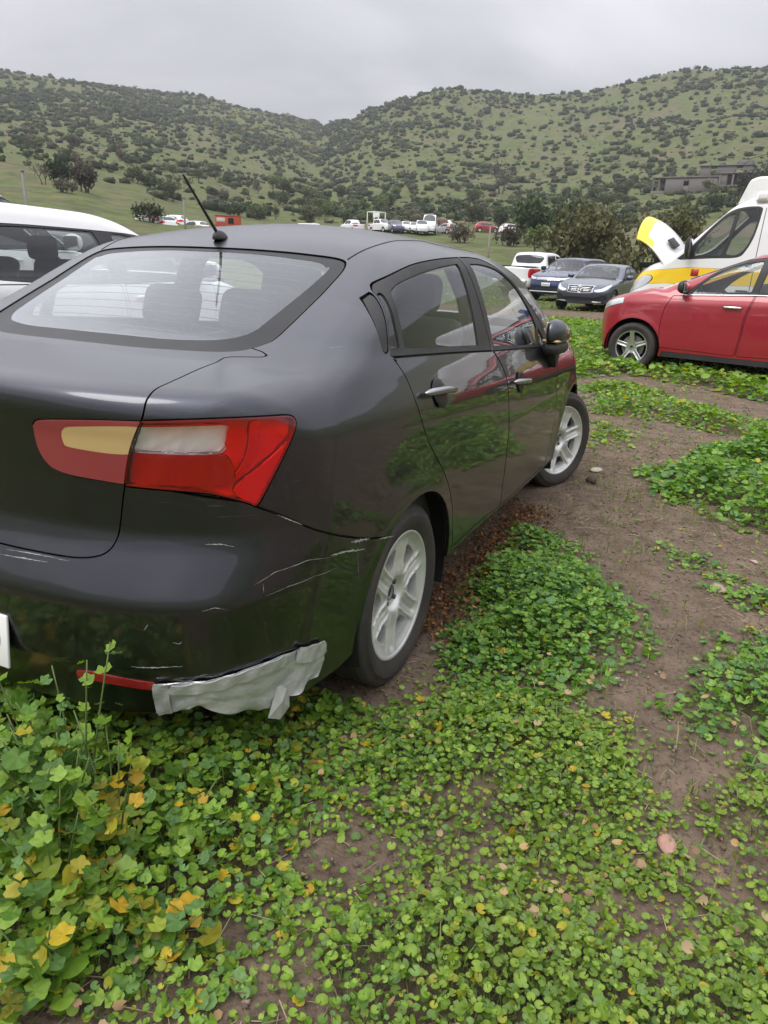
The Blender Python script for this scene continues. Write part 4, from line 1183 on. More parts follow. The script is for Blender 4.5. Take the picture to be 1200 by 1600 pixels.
def vehicle(name, label, S, loc, rz, P, h, wb, arch, zr, kit, wins, doors=(), front=(), rear=(), glass_m='window_glass', sill=.25, track=.78, cat='car', group=None, hub=None, steer=0., screen=None, back=None, bounds=None, extra_side=(), mid_y=1.2, seats=True, inner=True, hood=None, ya=-.3, yb=2.6, zc=.75, frame=None, clad=None, glass_front=None, hx=.35):
    """generic vehicle: skin cut into panels; wins/doors are side outlines, front/rear = [(name, outline, material, off, side)]"""
    F = car_field(S)
    root = empty(name, loc, rz)
    tag(root, label, cat, group)
    (y0, y1), z1, X = bounds
    V, T = half_grid((X, (y0, y1), (.13, z1)), h, ya, yb, zc, F)
    K = Skin(F, V, T)
    side = [(0, -1, hx)]
    K.drop('side', [(-9, -1), (9, -1), (9, sill), (-9, sill)])
    for q in (0, wb): K.drop('side', circle_pts(q, zr, arch), [(0, -1, .3)])
    gm = MAT[glass_m]
    if screen: panel('windscreen', K.take('top', smooth_poly(screen), [(2, -1, S['hz'] + .02), (1, -1, mid_y)], .003), F, MAT[glass_front or glass_m], root, 'C', off=-.004, flange=.004)
    if back: panel('rear_window', K.take('top', smooth_poly(back), [(2, -1, S['dz'] + .02), (1, 1, mid_y)], .003), F, gm, root, 'C', off=-.004, flange=.004)
    for w in wins: pair('window', K.take('side', smooth_poly(w, 4), side, .002), F, gm, root, off=-.006, flange=.004)
    if frame: pair('window_frame', K.take('side', smooth_poly(frame, 4), side, .002), F, MAT['trim'], root, off=-.001)
    for nm, pl, m, off, sd, *lim in front:
        v = K.take('front', smooth_poly(pl, 4), [(1, -1, lim[0] if lim else y1 - 1.1)], .003)
        if sd == 'C': panel(nm, v, F, MAT[m], root, 'C', off=off, flange=.012)
        else: pair(nm, v, F, MAT[m], root, off=off, flange=.012)
    for nm, pl, m, off, sd, *lim in rear:
        v = K.take('rear', smooth_poly(pl, 4), [(1, 1, lim[0] if lim else y0 + 1.1)], .003)
        if sd == 'C': panel(nm, v, F, MAT[m], root, 'C', off=off, flange=.012)
        else: pair(nm, v, F, MAT[m], root, off=off, flange=.012)
    for nm, pl, m, off in extra_side:
        pair(nm, K.take('side', pl, side, .002), F, MAT[m], root, off=off)
    drs = [pair('door', K.take('side', smooth_poly(d, 4), side, .004), F, P, root) for d in doors]
    if hood: panel('bonnet', K.take('top', hood, [(2, -1, S['hz'] - .4), (1, -1, mid_y)], .004), F, P, root, 'C')
    if clad:
        pair('sill_cladding', K.take('side', clad, side, .002), F, MAT['trim'], root, off=.002)
    panel('body', (K.V, K.T), F, P, root, 'C')
    if inner:
        I = Skin(F, *half_grid((X, (y0, y1), (.13, z1)), max(h * 2, .075), ya, yb, zc, F))
        I.drop('side', [(-9, -1), (9, -1), (9, sill + .03), (-9, sill + .03)])
        for q in (0, wb): I.drop('side', circle_pts(q, zr, arch + .01), [(0, -1, .3)])
        if screen: I.drop('top', smooth_poly(screen), [(2, -1, S['hz'] + .02), (1, -1, mid_y)])
        if back: I.drop('top', smooth_poly(back), [(2, -1, S['dz'] + .02), (1, 1, mid_y)])
        for w in wins: I.drop('side', smooth_poly(w, 4), side)
        panel('inner_shell', (I.V, I.T), F, MAT['lining'], root, 'C', off=-.03, flange=0)
        for q in (0, wb):
            for s in (1, -1):
                Vl, Ql = lathe_data([(arch + .012, s * (track + .06)), (arch + .02, s * (track + .02)), (arch + .02, s * (track - .34)), (.02, s * (track - .34))], 32)
                Vl[:, 1] += q; Vl[:, 2] += zr
                Ql = Ql[(Vl[Ql][:, :, 2] > .2).all(1)]
                mk('wheel_housing', Vl, Ql, MAT['matte_black'], root)
        rbox('floor_pan', (0, (y0 + y1) / 2, .30), ((track - .1) * 2, (y1 - y0) - .9, .08), MAT['matte_black'], root, .03)
    if kit:
        for x in (track, -track):
            for q in (0, wb): add_wheel(kit, root, x, q, zr - .008, steer if q else 0, .3 + q)
    if seats:
        W = MAT['cloth_seat']
        for x in (-.38, .38):
            for y in seats:
                s = rbox('seat', (x, y, .62), (.5, .5, .18), W, root, .06, 3)
                rbox('seat_back', (x, y - .33, .95), (.5, .14, .62), W, s, .05, 3, rot=(radians(-14), 0, 0))
                rbox('head_rest', (x, y - .43, 1.33), (.26, .10, .17), W, s, .045, 3)
        yd = seats[0] + .85
        rbox('dashboard', (0, yd, .92), (1.35, .45, .26), MAT['dash'], root, .08, 3)
        a = np.linspace(0, 2 * pi, 25)[:-1]
        tube('steering_wheel', np.stack([-.38 + .185 * np.cos(a), yd - .30 + .06 * np.sin(a), 1.0 + .17 * np.sin(a)], 1), .016, MAT['dash'], root, 6, True)
    return root, F, drs

def on_skin(F, y, z, s=1):
    p = ray_hit(F, np.array([[2.2, y, z]]), np.array([[-1., 0, 0]]), .2, 2.2, 200)[0]
    return p, grad(F, p[None])[0]

def side_handle(F, y, z, s, m, parent, half=.11, r=.014):
    p, n = on_skin(F, y, z)
    pts = np.array([p + np.array([0, t * half, 0]) + n * (.008 + .024 * (1 - t * t)) for t in np.linspace(-1, 1, 11)]) * np.array([s, 1, 1])
    return tube('handle', pts, r * np.clip(1.25 - np.abs(np.linspace(-1, 1, 11)) ** 6, .3, 1), m, parent, 8)

def side_mirror(F, y, z, s, P, parent, size=(.11, .07, .08), out=.13):
    p, n = on_skin(F, y, z)
    bm = bmesh.new(); bmesh.ops.create_uvsphere(bm, u_segments=20, v_segments=12, radius=1)
    for v in bm.verts:
        x, yy, zz = v.co
        x = math.copysign(abs(x) ** .8, x); zz = math.copysign(abs(zz) ** .8, zz)
        v.co = Vector((s * (p[0] + out + x * size[0]), y + (yy if yy > 0 else yy * .3) * size[1], z + .07 + zz * size[2]))
    m = bm_mk('mirror', bm, P, parent)
    rbox('mirror_glass', (s * (p[0] + out), y - size[1] * .32, z + .07), (size[0] * 1.7, .008, size[2] * 1.5), MAT['chrome'], m, .003)
    rbox('mirror_arm', (s * (p[0] + out * .4), y + .01, z + .02), (out * .9, .05, .04), MAT['trim'], m, .015)
    return m
# ------------------------------------------------------------------ paints
paint('red_paint', (.33, .011, .024), metal=.15, rough=.3, dust=.12, dustcol=(.50, .30, .28), wave=.0006, coat_rough=.02)
paint('white_paint', (.78, .78, .79), rough=.35, dust=.12, dustcol=(.55, .52, .47))
paint('van_white', (.80, .80, .80), rough=.4, dust=.15, dustcol=(.55, .52, .47), coat=.7)
paint('navy_paint', (.010, .020, .095), metal=.4, rough=.3, dust=.08, coat_rough=.015)
paint('slate_paint', (.075, .090, .130), metal=.7, rough=.3, dust=.12, dustcol=(.25, .24, .23), coat_rough=.015)
paint('black_paint', (.010, .010, .011), rough=.3, dust=.12)
mat('yellow_band', (.92, .60, .010), .4, coat=.5)
mat('red_band', (.45, .03, .03), .4, coat=.5)
mat('blue_star', (.02, .06, .28), .4)
mat('lamp_head', (.62, .64, .66), .12, .35, coat=1, bump=(30, .5))
mat('duct', (.55, .53, .50), .6)

KIT_RED = wheel_kit(.334, .232, .20, 5, .062, face='alloy_face', inner='alloy_dark', r0=.085, r1=.212, ridge_h=.004, seg=56, bore=False,
                    dish=[(0, .062), (.05, .062), (.09, .066), (.15, .070), (.20, .076), (.23, .082)])
KIT_BIG = wheel_kit(.335, .22, .22, 10, .030, face='alloy', inner='alloy_dark', r0=.07, r1=.20, seg=40, bore=False, ridge_h=.002)
KIT_VAN = wheel_kit(.345, .205, .22, 8, .06, face='steel', inner='steel', r0=.11, r1=.15, seg=40, bore=False, ridge_h=.002)

# ------------------------------------------------------------------ red crossover
def red_car():
    S = spec(-.98, 3.42, 2.6, .915, 1.71, 1.08, 0, 0, .10, .10, (2.42, 1.20), (-.78, -.42), (1.17, 1.03), 1.12, roof_w=.17, arch=.39, wheel_r=.334, sm=.07)
    S['hz'], S['dz'] = 1.17, 1.12
    S['k_front'] = .08
    S['front'] = spl([(.05, 3.10), (.22, 3.22), (.45, 3.26), (.75, 3.26), (.92, 3.22), (1.0, 3.13), (1.2, 2.8)], .03)
    S['front_plan'] = spl([(0, 0), (.35, .02), (.6, .08), (.83, .24), (.96, .55)], .05)
    wf = [(1.93, 1.085, 1), (1.72, 1.30), (1.55, 1.41), (1.35, 1.485), (1.12, 1.525, 1), (1.19, 1.135, 1)]
    wr = [(1.10, 1.14, 1), (1.02, 1.525, 1), (.6, 1.545), (.22, 1.535, 1), (.12, 1.16, 1)]
    wq = [(.05, 1.17, 1), (.14, 1.52, 1), (-.1, 1.50), (-.45, 1.36), (-.5, 1.25, 1)]
    fr = [(2.02, 1.06, 1), (1.70, 1.35), (1.5, 1.47), (1.3, 1.535), (1.0, 1.57), (.3, 1.58), (-.1, 1.545), (-.5, 1.38), (-.56, 1.23, 1), (0, 1.14), (1.15, 1.112)]
    df = [(2.14, 1.05, 1), (2.22, .85), (2.24, .60), (2.22, .36, 1), (1.24, .34, 1), (1.21, .60), (1.20, .82), (1.13, 1.108, 1), (1.7, 1.078)]
    dr = [(1.11, 1.108, 1), (1.18, .82), (1.19, .60), (1.22, .34, 1), (.42, .36, 1), (.34, .62), (.12, .80), (.02, 1.134, 1)]
    hl = [(.45, .86), (.62, .90), (.80, .97), (.93, 1.03), (.93, .96), (.80, .86), (.6, .80), (.48, .80)]
    gr = [(-1, .62), (.46, .62), (.50, .72), (.42, .80), (-1, .80)]
    tl = [(.50, 1.0), (.9, 1.04), (.95, .94), (.9, .86), (.5, .88)]
    root, F, drs = vehicle('crossover', 'red crossover car parked in the weeds in front of the white ambulance', S, (3.18, 9.24, height([3.18], [9.24])[0] - .03), radians(78), MAT['red_paint'], .027, 2.6, .395, .334, KIT_RED,
        [wf, wr, wq], [df, dr], [('head_lamp', hl, 'lamp_head', .002, 'P', 2.80), ('grille', gr, 'trim', -.01, 'C')], [('tail_lamp', tl, 'lamp_red', .002, 'P')],
        sill=.24, track=.80, screen=[(-.6, 1.18), (0, 1.17), (.5, 1.22), (.62, 1.30), (.72, 2.2), (.66, 2.32), (0, 2.40), (-.6, 2.4)], back=[(-.6, -.75), (0, -.76), (.6, -.68), (.62, -.45), (0, -.42), (-.6, -.42)],
        bounds=((-1.1, 3.55), 1.75, 1.0), frame=fr, seats=(1.35, .35), mid_y=.6, hood=[(-1, 2.45), (.6, 2.38), (.74, 2.45), (.72, 3.0), (.55, 3.20), (-1, 3.3)], clad=[(.42, 0), (2.18, 0), (2.18, .31), (.42, .31)])
    for s in (1, -1):
        i = 0 if s > 0 else 1
        side_handle(F, 1.36, .945, s, MAT['chrome'], drs[0][i], .12, .016); side_handle(F, .22, .97, s, MAT['chrome'], drs[1][i], .12, .016)
        side_mirror(F, 1.98, 1.10, s, MAT['trim'], root, (.12, .08, .085), .14)
        pts = np.array([on_skin(F, y, z)[0] + np.array([.006, 0, 0]) for y, z in zip(np.linspace(2.0, -.5, 24), np.interp(np.linspace(2.0, -.5, 24), [-.5, 0, 1.15, 2.0], [1.222, 1.135, 1.108, 1.066]))]) * np.array([s, 1, 1])
        tube('belt_moulding', pts, .010, MAT['chrome'], root, 6)
        rp = np.array([(s * .62, y, z) for y, z in zip(np.linspace(1.05, -.4, 12), [1.60, 1.645, 1.665, 1.675, 1.68, 1.68, 1.68, 1.675, 1.665, 1.65, 1.63, 1.585])])
        tube('roof_rail', rp, .016, MAT['trim'], root, 6)
    rbox('rear_mirror', (0, 1.45, 1.48), (.24, .04, .07), MAT['dash'], root, .015)
    return root
red_car()

# ------------------------------------------------------------------ ambulance with its bonnet up
def ambulance():
    S = dict(
        plan=spl([(-1.6, .96), (-1.2, .985), (0, 1.0), (2.6, 1.0), (3.3, .985), (3.9, .93), (4.3, .82)], .12),
        section=spl([(.05, -.10), (.2, -.05), (.4, -.015), (.6, 0), (1.3, 0), (1.55, -.012), (2.0, -.05), (2.4, -.11), (2.7, -.22)], .04),
        crease=spl([(-2, .92), (5, .92)]),
        top=spl([(-1.7, 2.50), (-1.4, 2.58), (1.9, 2.60), (2.15, 2.57), (2.42, 2.44), (3.22, 1.66), (3.34, 1.57), (3.8, 1.43), (4.05, 1.30), (4.2, 1.12), (4.35, .8)], .05),
        rear=spl([(.05, -1.35), (.3, -1.42), (2.3, -1.40), (2.7, -1.3)], .03), rear_plan=spl([(0, 0), (.7, .02), (1.0, .15)], .04),
        front=spl([(.05, 4.05), (.3, 4.22), (.6, 4.25), (.95, 4.2), (1.2, 4.1), (1.5, 3.9), (3, 2.4)], .04), front_plan=spl([(0, 0), (.4, .05), (.7, .17), (.9, .34), (1.05, .6)], .05),
        roof=spl([(-1, .2), (4, .2)]), cabin=spl([(.5, .5), (3, .5)]), cabin_plan=spl([(-1, 0), (4, 0)]),
        wheels_y=(0, 3.3), arch=.41, wheel_r=.345, mid=1.5, k_rear=.10, k_front=.14, k_top=.10, crown=.05, roof_crown=lambda y: .05, flare=.02)
    S['hz'], S['dz'] = 1.62, 2.4
    wf = [(2.93, 1.58, 1), (2.86, 1.80), (2.60, 2.14), (2.44, 2.27), (2.36, 2.31, 1), (2.40, 1.9), (2.46, 1.62, 1)]
    wd = [(2.40, 1.62, 1), (2.34, 1.9), (2.30, 2.33, 1), (2.16, 2.36), (2.02, 2.36), (1.99, 2.30), (2.02, 1.98), (2.10, 1.74), (2.22, 1.625, 1)]
    fr = [(3.22, 1.52, 1), (3.02, 1.70), (2.62, 2.18), (2.42, 2.34), (2.2, 2.395), (1.98, 2.39), (1.955, 2.3), (1.99, 1.95), (2.08, 1.70), (2.2, 1.59), (2.6, 1.565)]
    door = [(2.98, 1.54, 1), (3.0, 1.0), (2.86, .75), (2.80, .42, 1), (1.92, .42, 1), (1.92, 2.42, 1), (2.2, 2.43), (2.46, 2.36), (2.66, 2.18), (3.0, 1.75)]
    sd = [(1.88, .42, 1), (1.88, 2.38, 1), (.62, 2.38, 1), (.62, .42, 1)]
    band = [(4.4, 1.02), (3.35, 1.12), (-2, 1.17), (-2, 1.40), (3.0, 1.40), (3.9, 1.30), (4.4, 1.28)]
    hl = [(.62, .92), (.78, .95), (.92, 1.05), (.95, 1.22), (.86, 1.24), (.70, 1.10), (.60, 1.0)]
    gr = [(-1, .80), (.50, .80), (.54, .95), (.50, 1.06), (-1, 1.06)]
    gx = [(-1, .40), (.70, .40), (.72, .55), (.6, .64), (-1, .64)]
    cx, cy = 3.93, 12.83
    root, F, drs = vehicle('ambulance', 'white ambulance van with yellow stripe and its bonnet raised', S, (cx, cy, height([cx], [cy])[0]), radians(78), MAT['van_white'], .042, 3.3, .42, .345, KIT_VAN,
        [wf, wd], [], [('head_lamp', hl, 'lamp_head', .002, 'P'), ('grille', gr, 'trim', -.01, 'C'), ('lower_grille', gx, 'trim', -.01, 'C')], [],
        sill=.30, track=.86, cat='ambulance', screen=[(-.7, 2.46), (0, 2.45), (.6, 2.49), (.74, 2.55), (.86, 3.0), (.80, 3.12), (.5, 3.22), (0, 3.26), (-.7, 3.24)],
        bounds=((-1.6, 4.4), 2.75, 1.08), frame=fr, seats=(2.0,), mid_y=2.0, ya=-.6, yb=3.3, zc=1.0, extra_side=(('stripe', band, 'yellow_band', .0),), hx=.5)
    # the engine bay under the raised bonnet
    for s in (1, -1):
        side_mirror(F, 2.97, 1.66, s, MAT['trim'], root, (.10, .07, .19), .15)
    hs = []
    Vb, Qb = [], []
    nu, nv = 15, 13
    for side_ in (0, 1):
        for i in range(nu):
            u = -1 + 2 * i / (nu - 1)
            for j in range(nv):
                t = j / (nv - 1)
                w = .96 * (1 - .14 * t ** 2.2)
                ln = 1.12 * (1 - .06 * u * u)
                y = 3.27 + ln * t * .70 - .05 * u * u + .05 * t * t
                z = 1.62 + ln * t * .70 - .42 * u * u * (1 - .1 * t) - .10 * t ** 3 + .08 * sin(pi * t)
                nrm = np.array([0, .73, -.68]) * .028 * side_
                Vb.append((u * w, y + nrm[1], z + nrm[2]))
    fm = []
    for side_ in (0, 1):
        for i in range(nu - 1):
            for j in range(nv - 1):
                a = side_ * nu * nv + i * nv + j
                q = (a, a + nv, a + nv + 1, a + 1)
                Qb.append(q if side_ else q[::-1]); fm.append(1 if (j >= nv - 4 - (2 if i in (0, 13) else 0)) and not side_ else (2 if side_ else 0))
    ring = [i * nv for i in range(nu)] + [(nu - 1) * nv + j for j in range(1, nv)] + [i * nv + nv - 1 for i in range(nu - 2, -1, -1)] + [j for j in range(nv - 2, 0, -1)]
    for k in range(len(ring)):
        a, b = ring[k], ring[(k + 1) % len(ring)]
        Qb.append((a, b, b + nu * nv, a + nu * nv)); fm.append(1 if (a % nv) >= nv - 4 else 0)
    bo = mk('bonnet', np.array(Vb), Qb, parent=root, mats=[MAT['van_white'], MAT['yellow_band'], MAT['duct']], fmat=fm)
    bo['label'] = 'raised white bonnet with yellow front edge'
    rbox('bonnet_vent', (-.46, 3.44, 1.822), (.30, .20, .03), MAT['trim'], bo, .012, 2, rot=(radians(46), radians(-10), 0))
    rbox('engine_bay', (0, 3.65, 1.42), (1.35, .62, .10), MAT['matte_black'], root, .03)
    rbox('battery', (-.45, 3.62, 1.50), (.26, .2, .14), MAT['trim'], root, .02)
    tube('bonnet_stay', [(.55, 3.85, 1.40), (.60, 3.62, 1.98)], .008, MAT['steel'], root, 6)
    # roof cooling unit, marker lamp, whip aerial
    ac = prism('roof_unit', [(2.44, 2.44), (2.30, 2.84), (2.18, 2.89), (.9, 2.90), (.75, 2.80), (.7, 2.52)], 0, -.62, .62, MAT['white_plastic'], root, .05, 3)
    for s in (1, -1):
        ml = rbox('marker_lamp', (s * .885, 1.98, 2.55), (.06, .22, .16), MAT['van_white'], root, .03, 3, rot=(0, s * radians(-18), 0))
        rbox('marker_lens', (s * .912, 1.98, 2.55), (.03, .15, .10), MAT['duct'], ml, .012, 2, rot=(0, s * radians(-18), 0))
    pts = [(-.80, 2.62, 2.40), (-.84, 2.66, 2.62), (-.84, 2.52, 2.95), (-.82, 2.28, 3.15), (-.78, 1.95, 3.22), (-.74, 1.6, 3.20)]
    tt = np.linspace(0, 5, 40)
    tube('whip_aerial', np.stack([np.interp(tt, range(6), [p[k] for p in pts]) for k in range(3)], 1), .005, MAT['trim'], root, 5)
    # blue star of life, red blocks in the stripe
    for s in (1, -1):
        for yy, zz, r in ((.9, 1.95, .27),):
            p, n = on_skin(F, yy, zz)
            for k in range(3):
                a = k * pi / 3
                c, d = cos(a), sin(a)
                q = [(-r, -r * .20), (r, -r * .20), (r, r * .20), (-r, r * .20)]
                bm = bmesh.new()
                vs = [bm.verts.new((s * (p[0] + .004 + .0006 * k + .03 * (-(u * d + v * c)) * n[2]), yy + u * c - v * d, zz + u * d + v * c)) for u, v in q]
                vs2 = [bm.verts.new((v_.co.x - s * .02, v_.co.y, v_.co.z)) for v_ in vs]
                bm.faces.new(vs); bm.faces.new(vs2[::-1])
                for i in range(4): bm.faces.new((vs[i], vs[(i + 1) % 4], vs2[(i + 1) % 4], vs2[i]))
                bm_mk('star_arm', bm, MAT['blue_star'], root, False)
        for yy in (2.84, 1.2, -.3):
            p, n = on_skin(F, yy, 1.285)
            rbox('red_block', (s * (p[0] - .004), yy, 1.32), (.02, .13, .12), MAT['red_band'], root, .003, 1)
        p, n = on_skin(F, 1.93, 1.1)
        side_handle(F, 2.02, 1.05, s, MAT['trim'], root, .10, .016)
        for yd in (1.90, .62):                              # door shut lines
            pts = np.array([on_skin(F, yd, z)[0] for z in np.linspace(.45, 2.38, 26)]) * np.array([s, 1, 1])
            tube('door_seam', pts, .006, MAT['trim'], root, 4)
    return root
ambulance()

# ------------------------------------------------------------------ dark executive saloon, facing the viewer
def saloon():
    S = spec(-1.12, 3.66, 2.87, .925, 1.47, .95, 0, 0, .12, .06, (2.28, 1.42), (-.52, .28), (1.0, .84), 1.04, roof_w=.20, arch=.36, wheel_r=.33, sm=.08)
    S['hz'], S['dz'] = 1.0, 1.04
    wf = [(1.78, .97, 1), (1.45, 1.22), (1.2, 1.30), (.95, 1.33, 1), (.98, 1.0, 1)]
    wr = [(.90, 1.0, 1), (.86, 1.33, 1), (.5, 1.32), (.2, 1.22), (.0, 1.06, 1)]
    fr = [(1.9, .94, 1), (1.5, 1.25), (1.2, 1.345), (.85, 1.37), (.45, 1.355), (.05, 1.21), (-.16, 1.05, 1), (.9, .975)]
    df = [(2.05, .92, 1), (2.1, .6), (2.0, .3, 1), (1.0, .3, 1), (.98, .7), (.93, .96, 1)]
    dr = [(.91, .96, 1), (.95, .7), (.97, .3, 1), (.42, .32, 1), (.3, .6), (-.05, 1.0, 1)]
    hl = [(.45, .66), (.62, .70), (.78, .80), (.84, .84), (.86, .78), (.78, .66), (.62, .60), (.5, .60)]
    grf = [(-1, .56), (.30, .56), (.39, .66), (.42, .74), (.36, .785), (-1, .79)]
    gr = [(-1, .58), (.28, .58), (.365, .66), (.39, .735), (.34, .765), (-1, .77)]
    it = [(.50, .36), (.78, .36), (.80, .46), (.72, .50), (.54, .44)]
    ic = [(-1, .33), (.40, .33), (.46, .42), (-1, .44)]
    x, y = -2.3, 25.6
    root, F, drs = vehicle('executive_saloon', 'dark slate saloon with a star-badged chrome grille, nose towards the viewer', S, (x, y, height([x], [y])[0] - .02), radians(-188), MAT['slate_paint'], .032, 2.87, .37, .33, KIT_BIG,
        [wf, wr], [df, dr], [('head_lamp', hl, 'lamp_head', .003, 'P'), ('grille', gr, 'trim', -.03, 'C'), ('grille_frame', grf, 'chrome', .006, 'C'), ('intake', it, 'trim', -.02, 'P'), ('intake', ic, 'trim', -.02, 'C')], [],
        sill=.20, track=.80, screen=[(-.6, 1.42), (0, 1.41), (.5, 1.46), (.58, 1.54), (.70, 2.1), (.64, 2.2), (0, 2.30), (-.6, 2.28)], back=[(-.6, -.48), (0, -.5), (.55, -.42), (.56, .2), (0, .26), (-.6, .26)],
        bounds=((-1.25, 3.8), 1.55, 1.0), frame=fr, seats=(1.2, .3), mid_y=.9, hood=[(-1, 2.32), (.62, 2.22), (.76, 2.35), (.72, 3.1), (.42, 3.42), (-1, 3.47)])
    for zz in (.625, .675, .725):
        pts = [(xx, 3.605 - .05 * xx * xx * 4 * .3, zz) for xx in np.linspace(-.36, .36, 9)]
        tube('grille_bar', pts, .013, MAT['chrome'], root, 6)
    a = np.linspace(0, 2 * pi, 29)[:-1]
    em = tube('emblem', np.stack([.098 * np.cos(a), np.full(28, 3.635), .675 + .098 * np.sin(a)], 1), .011, MAT['chrome'], root, 6, True)
    for k in range(3):
        b = pi / 2 + k * 2 * pi / 3
        tube('emblem_point', [(0, 3.635, .675), (.095 * cos(b), 3.635, .675 + .095 * sin(b))], [.016, .004], MAT['chrome'], em, 6)
    for s in (1, -1): side_mirror(F, 1.72, .97, s, MAT['slate_paint'], root, (.11, .07, .075), .13)
    tube('splitter', [(xx, 3.60 - .22 * abs(xx) ** 2.2, .30) for xx in np.linspace(-.7, .7, 13)], .014, MAT['chrome'], root, 6)
    return root
saloon()

# ------------------------------------------------------------------ navy luxury crossover beside it
def navy():
    S = spec(-.88, 3.50, 2.68, .94, 1.66, 1.12, 0, 0, .10, .10, (2.30, 1.45), (-.75, -.45), (1.12, 1.0), 1.16, roof_w=.18, arch=.39, wheel_r=.345, sm=.06)
    S['hz'], S['dz'] = 1.12, 1.16
    wf = [(1.85, 1.14, 1), (1.55, 1.40), (1.35, 1.47), (.98, 1.50, 1), (1.0, 1.16, 1)]
    wr = [(.94, 1.16, 1), (.92, 1.50, 1), (.3, 1.48, 1), (.15, 1.19, 1)]
    wq = [(.1, 1.2, 1), (.24, 1.47, 1), (-.4, 1.42), (-.5, 1.3, 1)]
    fr = [(1.98, 1.10, 1), (1.55, 1.46), (1.3, 1.54), (.6, 1.56), (-.1, 1.53), (-.6, 1.43), (-.66, 1.25, 1), (.6, 1.13)]
    hl = [(.50, .86), (.7, .89), (.9, .94), (.9, .86), (.72, .80), (.52, .80)]
    gr = [(-1, .78), (.46, .78), (.49, .86), (.46, .88), (-1, .88)]
    ic = [(-1, .42), (.55, .42), (.60, .52), (-1, .54)]
    x, y = -4.2, 30.2
    root, F, drs = vehicle('navy_crossover', 'navy blue crossover with black pillars beside the dark saloon', S, (x, y, height([x], [y])[0] - .02), radians(-193), MAT['navy_paint'], .034, 2.68, .395, .345, KIT_BIG,
        [wf, wr, wq], [], [('head_lamp', hl, 'lamp_head', .003, 'P'), ('grille', gr, 'chrome', -.004, 'C'), ('intake', ic, 'trim', -.02, 'C')], [],
        sill=.26, track=.82, screen=[(-.6, 1.45), (0, 1.44), (.55, 1.48), (.62, 1.56), (.74, 2.1), (.68, 2.2), (0, 2.29), (-.6, 2.28)], bounds=((-1.0, 3.65), 1.75, 1.02), frame=fr, seats=(1.3, .3), mid_y=.8,
        hood=[(-1, 2.34), (.62, 2.24), (.80, 2.35), (.76, 3.0), (.5, 3.28), (-1, 3.33)])
    for zz in (.805, .835, .865):
        tube('grille_bar', [(xx, 3.49 - .04 * abs(xx) * 4 * abs(xx), zz) for xx in np.linspace(-.44, .44, 9)], .009, MAT['chrome'], root, 5)
    pl = rbox('number_plate', (0, 3.525, .62), (.36, .014, .13), MAT['plate_white'], root, .004, 1)
    M = Matrix.Translation((0, 3.533, .62)) @ Matrix.Rotation(pi, 4, 'Z') @ Matrix.Rotation(radians(90), 4, 'X')
    text_mesh('plate_lettering', 'LB 06 71', .085, MAT['plate_black'], pl, M)
    for s in (1, -1): side_mirror(F, 1.78, 1.14, s, MAT['trim'], root, (.12, .07, .085), .14)
    tube('skid_bar', [(xx, 3.50 - .18 * abs(xx) ** 2.2, .36) for xx in np.linspace(-.72, .72, 13)], .02, MAT['alloy'], root, 6)
    return root
navy()

# ------------------------------------------------------------------ white double-cab pickup, tail towards the viewer
def pickup():
    S = spec(-1.22, 3.95, 3.08, .92, 1.82, 1.18, 0, 0, .12, .03, (2.72, 1.95), (.30, .46), (1.20, 1.06), 1.16, roof_w=.15, arch=.42, wheel_r=.375, sm=.05, k_rear=.06)
    S['hz'], S['dz'] = 1.2, 1.16
    wf = [(2.3, 1.21, 1), (2.0, 1.52), (1.85, 1.62), (1.48, 1.66, 1), (1.48, 1.22, 1)]
    wr = [(1.40, 1.22, 1), (1.40, 1.66, 1), (.85, 1.64), (.62, 1.58), (.60, 1.24, 1)]
    tl = [(.76, .76), (.95, .76), (.95, 1.08), (.76, 1.08)]
    bl = [(-1, 1.34), (.58, 1.34), (.62, 1.40), (.56, 1.64), (-1, 1.66)]
    x, y = -6.9, 30.6
    root, F, drs = vehicle('pickup', 'white double-cab pickup seen from behind, beside the navy crossover', S, (x, y, height([x], [y])[0]), radians(-12), MAT['white_paint'], .036, 3.08, .43, .375, KIT_BIG,
        [wf, wr], [], [], [('rear_window', bl, 'window_dark', -.004, 'C', .8), ('tail_lamp', tl, 'lamp_red', .004, 'P')], glass_m='window_dark', sill=.36, track=.80,
        screen=[(-.6, 1.95), (0, 1.94), (.55, 1.98), (.60, 2.06), (.70, 2.5), (.64, 2.6), (0, 2.7), (-.6, 2.7)], bounds=((-1.35, 4.1), 1.92, 1.0), seats=None, mid_y=1.2, cat='pickup',
        extra_side=(('door', [(2.5, 1.12), (2.5, .45), (1.46, .42), (1.46, 1.17)], 'white_paint', 0.), ('door', [(1.43, 1.17), (1.43, .42), (.62, .5), (.52, 1.17)], 'white_paint', 0.)))
    rbox('load_bed', (0, -.42, 1.188), (1.42, 1.32, .03), MAT['matte_black'], root, .01)
    rbox('step_bumper', (0, -1.27, .58), (1.6, .16, .16), MAT['alloy'], root, .04, 2)
    for s in (1, -1):
        side_handle(F, 1.56, 1.06, s, MAT['trim'], root, .1, .015); side_handle(F, .75, 1.06, s, MAT['trim'], root, .1, .015)
        side_mirror(F, 2.2, 1.22, s, MAT['trim'], root, (.12, .07, .11), .15)
    return root
pickup()

